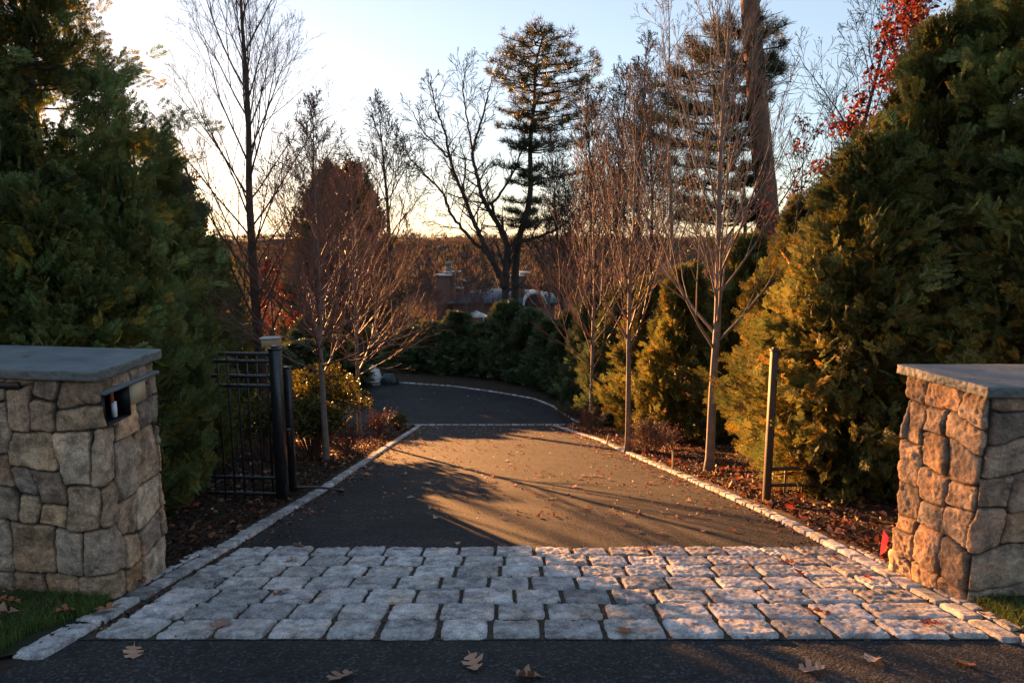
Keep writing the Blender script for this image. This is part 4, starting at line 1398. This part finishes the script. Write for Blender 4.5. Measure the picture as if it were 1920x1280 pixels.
o = woods('far_woods', 1300, None, (80, 300), (6, 11), .11, 501, M['woods'], 170, BR); tag(o, 'brown leafless woods filling the valley behind the house', 'woods')
o = woods('far_woods', 12000, None, (300, 1500), (9, 15), .24, 502, M['woods'], 34, BR + [(.055, .06, .038)]); tag(o, 'distant wooded ridge along the horizon', 'woods')

# ================================================================== house beyond the hedge
HY = 56.0
def pxz(px, py, Y=HY): return at(px, py, Y)
hl = pxz(848, 560); hr_ = pxz(1040, 560)
roofz = pxz(900, 566)[2]; ridgez = pxz(900, 541, HY + 5)[2]
gh = g1(0, HY) - 1
hx0, hx1 = hl[0], hr_[0]
house = empty('brick_house', ((hx0 + hx1) / 2, HY + 5, gh), 'brick house with slate roof and tall chimneys showing over the hedge beyond the court', 'house')
hc = np.array([(hx0 + hx1) / 2, HY + 5, gh])
def hb(mb, x0, x1, y0, y1, z0, z1): mb.box(((x0 + x1) / 2 - hc[0], (y0 + y1) / 2 - hc[1], (z0 + z1) / 2 - hc[2]), (x1 - x0, y1 - y0, z1 - z0))
mb = MB(); hb(mb, hx0, hx1, HY, HY + 10, gh, roofz); wall = mb.build('wall', M['brick'], house)
mb = MB()
x0, x1, y0, y1 = hx0 - .4 - hc[0], hx1 + .4 - hc[0], -5.4, 5.4
ze = roofz - hc[2] + .02; zr = ridgez - hc[2]
v = [[x0, y0, ze], [x1, y0, ze], [x1, y1, ze], [x0, y1, ze], [x0 + 3.2, 0, zr], [x1 - 3.2, 0, zr], [x0, y0, ze - .15], [x1, y0, ze - .15], [x1, y1, ze - .15], [x0, y1, ze - .15]]
mb.add(v, Q=[[0, 1, 5, 4], [2, 3, 4, 5], [6, 7, 1, 0], [7, 8, 2, 1], [8, 9, 3, 2], [9, 6, 0, 3], [9, 8, 7, 6]], T=[[1, 2, 5], [3, 0, 4]])
roof = mb.build('roof', M['slate'], house)
def chimney(xa, xb, Y, toppy, botpy, cap_col, pot=False, cor=True):
    a, b_ = at(xa, toppy, Y), at(xb, toppy, Y)
    w = b_[0] - a[0]; zt = a[2]; zb_ = at(xa, botpy, Y)[2] - 2
    mb = MB()
    mb.box((a[0] + w * .4 - hc[0], Y + .5 - hc[1], (zt + zb_) / 2 - hc[2]), (w * .72, 1.1, zt - zb_), .0)
    mb.box((a[0] + w * .82 - hc[0], Y + .75 - hc[1], (zt + zb_) / 2 - hc[2]), (w * .36, 1.1, zt - zb_ + .0), .0)
    ch = mb.build('chimney', M['brick'], roof)
    mb = MB(); mb.box((a[0] + w * .4 - hc[0], Y + .5 - hc[1], zt + .05 - hc[2]), (w * .86, 1.35, .13), 0, .02); mb.box((a[0] + w * .84 - hc[0], Y + .78 - hc[1], zt + .30 - hc[2]), (w * .95, 1.3, .10), 0, .02)
    mb.box((a[0] + w * .84 - hc[0], Y + .78 - hc[1], zt + .18 - hc[2]), (w * .36, 1.1, .14))
    mb.build('chimney_cap', M['pale'], roof)
    if pot:
        px_, py_ = a[0] + w * .66 - hc[0], Y + .75 - hc[1]
        tz = zt - hc[2]
        hgt = [.35, .5, .75, .9, .92, .98, 1.05, 1.13, 1.17]; rd = [.27, .27, .25, .23, .30, .30, .26, .15, .02]
        mb = MB(); mb.tube([[px_, py_, tz + h_] for h_ in hgt], rd, 14); mb.build('flue', M['copper'], roof, smooth=True)
chimney(817, 852, HY + .2, 517, 590, 0, True)
chimney(957, 984, HY + 1.5, 518, 575, 0, False)
# small gabled dormer and low chimney between
mb = MB()
d0, d1 = at(853, 550, HY + 2), at(868, 540, HY + 2)
hb(mb, d0[0], d1[0], HY + 2, HY + 2.8, roofz - .5, d1[2] - .1)
mb.build('wall', M['brick'], house)
mb = MB(); hb(mb, d0[0] - .1, d1[0] + .1, HY + 1.9, HY + 2.9, d1[2] - .1, d1[2] + .06); mb.build('chimney_cap', M['pale'], roof)
d0, d1 = at(869, 540, HY + 3.5), at(880, 528, HY + 3.5)
mb = MB(); hb(mb, d0[0], d1[0], HY + 3.5, HY + 4.3, roofz - .2, d1[2]); mb.build('wall', M['brick'], house)
mb = MB(); hb(mb, d0[0] - .08, d1[0] + .08, HY + 3.4, HY + 4.4, d1[2], d1[2] + .14); mb.build('chimney_cap', M['pale'], roof)
# arched dormer
ca, cb = at(980, 572, HY - .6), at(1026, 572, HY - .6); ct = at(1003, 547, HY - .6)
cx = (ca[0] + cb[0]) / 2; rx = (cb[0] - ca[0]) / 2; rz_ = ct[2] - ca[2]
a_ = np.linspace(0, math.pi, 17)
mb = MB()
outer = np.stack([cx - rx * np.cos(a_), ca[2] + rz_ * np.sin(a_)], 1); inner = np.stack([cx - rx * .84 * np.cos(a_), ca[2] + rz_ * .82 * np.sin(a_)], 1)
v = []
for (P_, yy_) in ((outer, HY - .7), (inner, HY - .7), (outer, HY + 2.2), (inner, HY - .55)):
    for q in P_: v.append([q[0] - hc[0], yy_ - hc[1], q[1] - hc[2]])
n = 17; q = []
for i in range(n - 1):
    q += [[i, i + 1, n + i + 1, n + i], [i, 2 * n + i, 2 * n + i + 1, i + 1], [n + i, n + i + 1, 3 * n + i + 1, 3 * n + i]]
mb.add(v, Q=q); dorm = mb.build('arched_dormer', M['pale'], house)
mb = MB(); v = [[q_[0] - hc[0], HY - .56 - hc[1], q_[1] - hc[2]] for q_ in inner] + [[cx - hc[0], HY - .56 - hc[1], ca[2] - hc[2]]]
mb.add(v, T=[[17, i + 1, i] for i in range(16)]); mb.build('pane', M['glass'], dorm)
# pale porch roof low between the hedge trees
pa = at(893, 593, 50)
pg = g1(pa[0], 50)
po = empty('garden_pavilion', (pa[0], 50, pg), 'pale blue-grey garden shelter glimpsed between the hedge tops', 'shelter')
mb = MB(); hp = pa[2] - pg
for sx in (-.55, .55):
    for sy in (-.5, .5): mb.box((sx, sy, hp / 2), (.09, .09, hp))
mb.build('legs', M['pale'], po)
mb = MB(); mb.add([[-.8, -.8, hp], [.8, -.8, hp], [.8, .8, hp], [-.8, .8, hp], [0, 0, hp + .45]], Q=[[3, 2, 1, 0]], T=[[0, 1, 4], [1, 2, 4], [2, 3, 4], [3, 0, 4]]); mb.build('roof', M['white'], po)

# ================================================================== small things
# heap by the court: white sheet and dark bag
def lumpy(name, label, c, rx, ry, rz_, mat, seed, cat):
    u = np.linspace(0, 2 * np.pi, 41)[:-1]; v = np.linspace(.02, np.pi / 2 + .3, 20)
    U, W = np.meshgrid(u, v)
    d = np.stack([np.cos(U) * np.sin(W), np.sin(U) * np.sin(W), np.cos(W)], -1).reshape(-1, 3)
    r = 1 + .22 * fbm(d * 2.4 + seed, seed, 4) + .10 * np.abs(fbm(d * 6, seed + 3))
    P = d * r[:, None] * np.array([rx, ry, rz_])
    P[:, 2] = np.maximum(P[:, 2], -.03)
    i = np.arange(40); j = (i + 1) % 40
    k = np.arange(19)[:, None] * 40
    Q = np.stack([k + i, k + 40 + i, k + 40 + j, k + j], -1).reshape(-1, 4)
    V = np.concatenate([P, [[0, 0, P[:40, 2].mean()]]])
    T = [[len(P), a, (a + 1) % 40] for a in range(40)]
    o = mesh_np(name, V + c, [Q, np.array(T)], mat, None, None, True, origin=c)
    return tag(o, label, cat)
c = base_at(697, 719); c[2] = prof(c[1])
lumpy('white_bag', 'crumpled white plastic sheeting heaped at the far left corner of the court', c + np.array([0, .25, .02]), .42, .34, .72, M['white'], 3, 'plastic bag')
c = base_at(730, 721); c[2] = prof(c[1])
lumpy('dark_bag', 'dark bag slumped against the white sheeting by the court kerb', c + np.array([0, 0, .02]), .42, .32, .42, M['darkbag'], 8, 'bag')
for px, py, hp_, ln, lab in ((1073, 806, 16, .05, 'short pale wooden stake nearest the cobble band, right bed'), (1136, 838, 24, .10, 'pale wooden stake beside the second right maple'),
                     (1262, 880, 34, -.02, 'tallest pale wooden stake, left of the nearest maple trunk')):
    b = B(px, py); hh = hp_ * b[1] / F * 1.05
    mb = MB(); V0 = np.array([[0, 0, -.1], [ln * hh, 0, hh * .5], [2 * ln * hh, 0, hh], ])
    mb.tube(V0, [.019, .018, .016], 4); mb.tube([V0[2], V0[2] + [0, 0, .03]], [.016, .003], 4)
    o = mb.build('wooden_stake', M['stake'], origin=None); o.location = b; tag(o, lab, 'stake')
# marker flag
b = B(1648, 1052)
fl_ = empty('marker_flag', tuple(b), 'pink plastic marker flag on a wire in the mulch left of the right pillar', 'flag')
hF = hfrom(b, 988)
mb = MB(); mb.tube([[0, 0, -.05], [.004, 0, hF * .5], [.012, 0, hF]], .0022, 5); mb.build('wire', M['black'], fl_)
ps = [(0, 0), (.25, .03), (.5, .08), (.75, .10), (1, .13)]
V_ = []; n = 6
W_ = .085; Hh = hF * .78
for i in range(9):
    t = i / 8
    for j in range(6):
        s = j / 5
        wd = [.012, .03, .045, .05, .045, .042, .05, .045, .02][i] 
        V_.append([.011 - .006 * t + s * wd * 1.0 + .006 * math.sin(t * 9) * s, -.012 * math.sin(s * 5 + t * 6) * s, hF - t * Hh - s * .035 * (1 - t)])
mb = MB(); mb.add(V_, Q=grid_faces(6, 9), C=(1, 1, 1)); mb.build('flag_sheet', M['flag'], fl_)

# ---- fallen oak leaves
def oak_leaf(seed, L=.13):
    rs = np.random.default_rng(seed)
    # outline half-width at stations: deep lobes
    st = np.array([0, .10, .17, .24, .31, .37, .44, .52, .58, .66, .73, .80, .86, 1.0])
    wd = np.array([.012, .03, .20, .24, .08, .11, .36, .33, .11, .13, .28, .22, .09, 0.0])
    fw = np.array([0, 0, .0, .06, .0, .0, .03, .12, .0, .02, .05, .10, .03, 0])
    V, T = [], []
    n = len(st)
    for s in (1, -1):
        w = wd * rs.uniform(.8, 1.15, n)
        for k in range(n): V.append([st[k] + fw[k] - .5, s * w[k], 0])
    for k in range(n): V.append([st[k] - .5, 0, 0])
    for k in range(n - 1):
        T += [[2 * n + k, 2 * n + k + 1, k + 1], [2 * n + k, k + 1, k], [2 * n + k + 1, 2 * n + k, n + k], [2 * n + k + 1, n + k, n + k + 1]]
    V = np.array(V)
    c1, c2 = rs.uniform(.5, 2.2), rs.uniform(-.6, 1.6)
    V[:, 2] = c1 * V[:, 1] ** 2 + c2 * .35 * V[:, 0] ** 2 + .25 * rs.uniform(-1, 1) * V[:, 0] * V[:, 1] + rs.normal(0, .015, len(V))
    # stalk
    i = len(V)
    V = np.concatenate([V, [[-.5, .008, .0], [-.5, -.008, 0], [-.72, .005, .05], [-.72, -.005, .05]]])
    T += [[i, i + 1, i + 3], [i, i + 3, i + 2]]
    V[:, 2] -= V[:, 2].min() 
    return V * L * .9, np.array(T)
LEAFTINT = {'tan': (1.5, 1.5, 1.5), 'brown': (1.0, 1.0, 1.0), 'rust': (1.15, .75, .55), 'red': (1.25, .45, .40), 'pale': (2.0, 2.2, 2.5)}
LM = {}
for cn, cc_ in LEAFTINT.items():
    for k in range(3):
        V, T = oak_leaf(900 + k + len(LM))
        me_o = mesh_np('oak_leaf', V, [T], M['deadleaf'], None, np.broadcast_to(np.array(cc_), (len(V), 3)) * np.random.default_rng(k).uniform(.85, 1.1, (len(V), 1)))
        LM[(cn, k)] = me_o.data
        bpy.data.objects.remove(me_o)
rl = random.Random(77)
def leaf(px, py, cn, label, scale=1.0, group=None, dz=.012, pos=None):
    p = on_prof(px, py) if pos is None else pos
    o = bpy.data.objects.new('oak_leaf', LM[(cn, rl.randrange(3))])
    COL.objects.link(o)
    up = Vector((0, .205, 1)).normalized()
    rot = up.to_track_quat('Z', 'Y').to_matrix() @ Matrix.Rotation(rl.uniform(0, 6.28), 3, 'Z') @ Matrix.Rotation(rl.uniform(-.25, .25), 3, 'X') @ Matrix.Rotation(rl.uniform(-.2, .2), 3, 'Y')
    o.rotation_euler = rot.to_euler()
    o.scale = (scale,) * 3
    o.location = (p[0], p[1], p[2] + dz)
    tag(o, label, 'leaf', group)
    return o
AP = .034
NEARL = [(250, 1226, 'tan', 'large tan oak leaf on the asphalt left of centre, below the first blocks', 1.15, .01), (888, 1248, 'tan', 'deeply lobed tan oak leaf on the shaded asphalt, just left of middle', 1.15, .01),
         (640, 1273, 'brown', 'brown leaf cut by the bottom edge of the picture, left of middle', 1.1, .01), (992, 1272, 'brown', 'curled brown leaf at the bottom edge near the middle', 1.1, .01),
         (1521, 1260, 'tan', 'curled tan leaf on sunlit asphalt at the bottom right', 1.05, .012), (1637, 1241, 'pale', 'pale star-shaped oak leaf on the asphalt below the right blocks', .95, .012),
         (1805, 1248, 'rust', 'rusty oak leaf on the asphalt nearest the lower right corner', 1.0, .012),
         (412, 1182, 'brown', 'brown oak leaf on the front row of blocks, left side', 1.1, AP), (527, 1119, 'rust', 'rusty star-shaped leaf on the third row of blocks from the front, left', .95, AP),
         (1172, 1192, 'rust', 'curled rusty leaf at the front edge of the blocks, right of middle', 1.05, AP), (1532, 1156, 'rust', 'large rusty leaf on the second row of blocks, right side', 1.25, AP),
         (1745, 1179, 'red', 'red leaf on the front row of blocks, far right', .9, AP), (1478, 1062, 'red', 'dark red leaf across a joint in the second row from the back, right', .95, AP),
         (1500, 1082, 'red', 'dark red leaf in front of another, third row from the back, right', .85, AP), (1212, 1036, 'brown', 'brown leaf on the back row of blocks, right of middle', 1.0, AP),
         (560, 1030, 'brown', 'brown leaf on the back row of blocks, left of middle', .85, AP), (548, 1058, 'tan', 'tan leaf lying in the small patch of sun on the left blocks', .8, AP),
         (858, 1025, 'pale', 'small pale curled leaf at the back edge of the blocks', .65, AP), (205, 1157, 'rust', 'rusty leaf on the grass edge left of the blocks', 1.1, .06),
         (128, 1168, 'rust', 'rusty leaf on the grass below the left pillar', 1.0, .08), (262, 1104, 'rust', 'orange-brown leaf against the foot of the left pillar', 1.05, .06), (18, 1160, 'rust', 'topmost dead leaf of the pile in the grass at the left edge', 1.2, .12),
         (30, 1140, 'brown', 'brown leaf propped behind the pile at the left edge', 1.2, .12), (10, 1180, 'brown', 'brown leaf at the bottom of the pile at the left edge', 1.2, .1),
         (1565, 1052, 'rust', 'rust-brown leaf near the right end of the back row of blocks', .8, AP), (1400, 1072, 'tan', 'tan leaf on the third row from the back, right half', .6, AP), (1843, 1170, 'brown', 'brown leaf on the right kerb before the grass', .8, .06),
         (1625, 1090, 'red', 'red leaf on the right border of small blocks', .8, AP), (930, 1112, 'tan', 'tiny tan leaf in the joint in the middle of the apron', .4, AP), (980, 1152, 'tan', 'tan leaf crumb on a middle block, second row from the front', .45, AP)]
for px, py, cn, lab, s, dz in NEARL:
    leaf(px, py, cn, lab, s * 1.2, dz=dz)
qc = Pn + UL * .75 + WL * .35
leaf(0, 0, 'brown', 'small brown leaf lying on the left pillar cap', .55, dz=.0, pos=(qc[0], qc[1], topL + .092)).rotation_euler = (0.1, 0, 1.1)
qc = Pn + UL * .2 + WL * .8
leaf(0, 0, 'rust', 'rusty leaf near the back edge of the left pillar cap', .6, dz=.0, pos=(qc[0], qc[1], topL + .092)).rotation_euler = (0, .12, 2.3)
MIDL = [(817, 973, 'pale', .85), (943, 973, 'pale', .8), (770, 934, 'pale', .8), (800, 918, 'tan', .9), (965, 911, 'pale', .8), (1032, 936, 'tan', .8), (1166, 984, 'red', .85), (1196, 998, 'tan', 1.0), (1240, 1001, 'pale', .7), (1236, 962, 'tan', .9),
        (1320, 997, 'pale', .8), (1372, 997, 'red', .8), (1186, 967, 'red', .7), (588, 962, 'tan', .8), (1140, 900, 'tan', .9), (1010, 893, 'pale', .8), (870, 880, 'tan', .9), (1290, 940, 'tan', .8), (1120, 905, 'pale', .7), (905, 928, 'pale', .6), (760, 905, 'rust', .8), (1095, 955, 'rust', .7)]
G1 = 'fallen leaves scattered over the asphalt drive'
for px, py, cn, s in MIDL: leaf(px, py, cn, 'small fallen oak leaf among many scattered over the asphalt drive', s, G1)
for _ in range(275):
    y = rl.uniform(0, 1) ** .8 * (Y_CROSS - 9) + 9
    u_ = rl.random(); u_ = u_ if rl.random() < .55 else (1 - .12 * rl.random() ** 2 if rl.random() < .65 else .1 * rl.random() ** 2)
    x = xl(y) + .06 + u_ * (xr(y) - xl(y) - .12)
    leaf(0, 0, rl.choice(['tan', 'pale', 'brown', 'rust', 'tan', 'pale', 'red']), 'small fallen oak leaf among many scattered over the asphalt drive', rl.uniform(.6, 1.25), G1, pos=(x, y, prof(y)))
for _ in range(50):
    y = rl.uniform(Y_CROSS + .5, 33); x = rl.uniform(-7, 1.2)
    leaf(0, 0, rl.choice(['tan', 'pale', 'brown']), 'small fallen oak leaf on the shaded court beyond the cobble band', rl.uniform(.5, .9), 'fallen leaves on the court', pos=(x, y, prof(y)))

# leaf litter and bark chips in the beds (ground cover)
def litter(name, label, n, xf, yr_, size, tints, seed, mat, chip=False, flat=False):
    rs = np.random.default_rng(seed)
    y = yr_[0] + (yr_[1] - yr_[0]) * rs.random(n) ** 1.25
    x = xf(y, rs.random(n))
    z = prof(y) + .008 if flat else G(x, y) + rs.uniform(.0, .03, n)
    pos = np.stack([x, y, z], 1)
    d = nrm(np.stack([rs.normal(0, 1, n), rs.normal(0, 1, n), rs.normal(.0, .35, n)], 1))
    col = np.array(tints)[rs.integers(0, len(tints), n)] * rs.uniform(.6, 1.2, (n, 1))
    V, Q, T, C = leaf_quads(pos, d, size * rs.uniform(.5, 1.4, n), .30 if chip else .6, col, rs, .3)
    o = mesh_np(name, V, [Q, T], mat, None, C)
    return tag(o, label, 'ground cover', kind='stuff')
DL = [(1, .9, .8), (.9, .7, .55), (1.2, 1.2, 1.2), (.9, .5, .4), (.5, .42, .38), (.4, .3, .26)]
CH = [(.16, .13, .12), (.10, .085, .08), (.25, .2, .16), (.06, .055, .055)]
lf = lambda y, u: xl(y) - .22 - 3.4 * u ** 1.3
rf = lambda y, u: xr(y) + .22 + 3.2 * u ** 1.3
litter('leaf_litter', 'dead leaves strewn over the mulch left of the drive', 2600, lf, (5.0, 24), .075, DL, 601, M['deadleaf'])
litter('leaf_litter', 'dead leaves strewn over the mulch right of the drive', 4200, rf, (5.0, 24), .075, DL + [(1.0, .4, .3)], 602, M['deadleaf'])
ea = lambda y, u: np.where(u < .5, xl(y) + .02 + .35 * (u * 2) ** 2.5, xr(y) - .02 - .5 * ((u - .5) * 2) ** 2.5)
litter('leaf_crumbs', 'broken leaf bits and grit gathered along the kerbs of the drive', 2600, ea, (3.7, 21.5), .028, DL + CH, 605, M['deadleaf'], flat=True)
litter('leaf_crumbs', 'small broken leaf bits scattered over the asphalt drive', 1100, lambda y, u: xl(y) + .1 + u * (xr(y) - xl(y) - .2), (7, 21.8), .04, [(1.2, 1.1, 1.0), (1.6, 1.6, 1.6), (1, .7, .5), (.8, .4, .3)], 607, M['deadleaf'], flat=True)
aa = lambda y, u: xl(y) + u * (xr(y) - xl(y))
litter('leaf_crumbs', 'leaf bits and grit caught in the joints between the cobbles', 3600, aa, (Y_ROW0, Y_ROW7), .016, DL + CH, 606, M['deadleaf'], flat=True)
litter('bark_mulch', 'dark bark chips covering the bed left of the drive', 26000, lf, (4.6, 22), .05, CH, 603, M['deadleaf'], True)
litter('bark_mulch', 'dark bark chips covering the bed right of the drive', 26000, rf, (4.4, 22), .05, CH, 604, M['deadleaf'], True)

# grass
def grass(label, n, fn, seed, h=.07):
    rs = np.random.default_rng(seed)
    P = fn(rs, n)
    P = np.column_stack([P, prof(P[:, 1]) + .03])
    keep = fbm(P * 3, 7) > -.55
    P = P[keep]; n = len(P)
    lean = rs.normal(0, .35, (n, 2)); hh = h * rs.uniform(.4, 1.2, n)
    mid = P + np.column_stack([lean * hh[:, None] * .4, hh * .6]); tip = P + np.column_stack([lean * hh[:, None] * 1.3, hh])
    a = rs.uniform(0, 6.28, n); s = np.stack([np.cos(a), np.sin(a), a * 0], 1) * .0022
    V = np.stack([P - s, P + s, mid + s * .8, mid - s * .8, tip], 1).reshape(-1, 3)
    k = (np.arange(n) * 5)[:, None]
    Q = np.array([[0, 1, 2, 3]]) + k; T = np.array([[3, 2, 4]]) + k
    c = rs.uniform(.5, 1.3, (n, 1)) * np.array([[1, 1, 1]]); f = rs.random(n) < .12; c[f] *= np.array([2.4, 1.5, 1.0])
    o = mesh_np('grass', V, [Q, T], M['grass'], None, np.repeat(c, 5, 0))
    return tag(o, label, 'grass', kind='stuff')
def gl(rs, n):
    y = rs.uniform(pl[1] - .6, 4.75, n); x = -4.6 + rs.random(n) * 2.2
    m = x < np.interp(y, [pl[1] - .6, pl[1], Y_ROW0, Y_ROW0 + .35, 4.8], [pl[0] - .9, pl[0] - .12, xl(Y_ROW0) - .28, xl(Y_ROW0 + .3) - .12, xl(4.8) - .3])
    m &= ((x - Pn[0]) * WL[1] - (y - Pn[1]) * WL[0] > -.0) | (y < Pn[1] + .153 * (Pn[0] - x))
    return np.stack([x, y], 1)[m]
def gr(rs, n):
    y = rs.uniform(3.2, 4.75, n); x = 2.75 + rs.random(n) * 2.2
    m = x > np.interp(y, [3.2, Y_ROW0, 4.8], [4.3, xr(Y_ROW0) + .22, xr(4.8) + .25])
    m &= ~((x > Rn[0] - .02) & (y > Rn[1] - .02))
    return np.stack([x, y], 1)[m]
grass('short grass below the left stone pillar', 42000, gl, 701)
grass('short grass beside the right stone pillar', 34000, gr, 702)

# remove prototypes never used
for k, (a_, b_) in PROTO.items():
    for s_ in (a_, b_):
        if s_.get('used'):
            del s_['used']
for o in [o for o in COL.objects if 'used' in o]:
    del o['used']

# ================================================================== light
AZ, EL = R(-29.3), R(3.1)
sd = Vector((math.sin(AZ) * math.cos(EL), math.cos(AZ) * math.cos(EL), math.sin(EL)))
ld = bpy.data.lights.new('sun', 'SUN'); ld.energy = 5.0; ld.angle = R(.55); ld.color = (1.0, .43, .135)
lo = bpy.data.objects.new('sun', ld); COL.objects.link(lo)
lo.rotation_euler = sd.to_track_quat('Z', 'Y').to_euler()
w = bpy.data.worlds.new('World'); sc.world = w; w.use_nodes = True
nt = w.node_tree; nt.nodes.clear()
sky = nt.nodes.new('ShaderNodeTexSky'); sky.sky_type = 'NISHITA'; sky.sun_disc = False
sky.sun_elevation = EL; sky.sun_rotation = AZ
sky.altitude = 50; sky.air_density = 1.0; sky.dust_density = .35; sky.ozone_density = 2.6
# evening sky: the exposure range of the sky compressed a little so its glow keeps colour
vm = nt.nodes.new('ShaderNodeVectorMath'); vm.operation = 'SCALE'; vm.inputs['Scale'].default_value = .5
ga = nt.nodes.new('ShaderNodeGamma'); ga.inputs[1].default_value = .66
hs = nt.nodes.new('ShaderNodeHueSaturation'); hs.inputs['Saturation'].default_value = .78
bg = nt.nodes.new('ShaderNodeBackground'); bg.inputs[1].default_value = .15
wo = nt.nodes.new('ShaderNodeOutputWorld')
nt.links.new(sky.outputs[0], vm.inputs[0]); nt.links.new(vm.outputs[0], ga.inputs[0]); nt.links.new(ga.outputs[0], hs.inputs['Color'])
nt.links.new(mixrgb(nt, 'MULTIPLY', 1.0, hs.outputs[0], (1.01, .98, 1.03)), bg.inputs[0]); nt.links.new(bg.outputs[0], wo.inputs[0])
sc.view_settings.view_transform = 'Standard'
sc.view_settings.look = 'None'
sc.view_settings.exposure = 2.82
sc.view_settings.gamma = 1
try:
    sc.cycles.use_denoising = True
    sc.cycles.denoiser = 'OPENIMAGEDENOISE'
except Exception: pass
sc.cycles.max_bounces = 6
sc.cycles.transmission_bounces = 4
print('faces', sum(len(o.data.polygons) for o in COL.objects if o.type == 'MESH'))
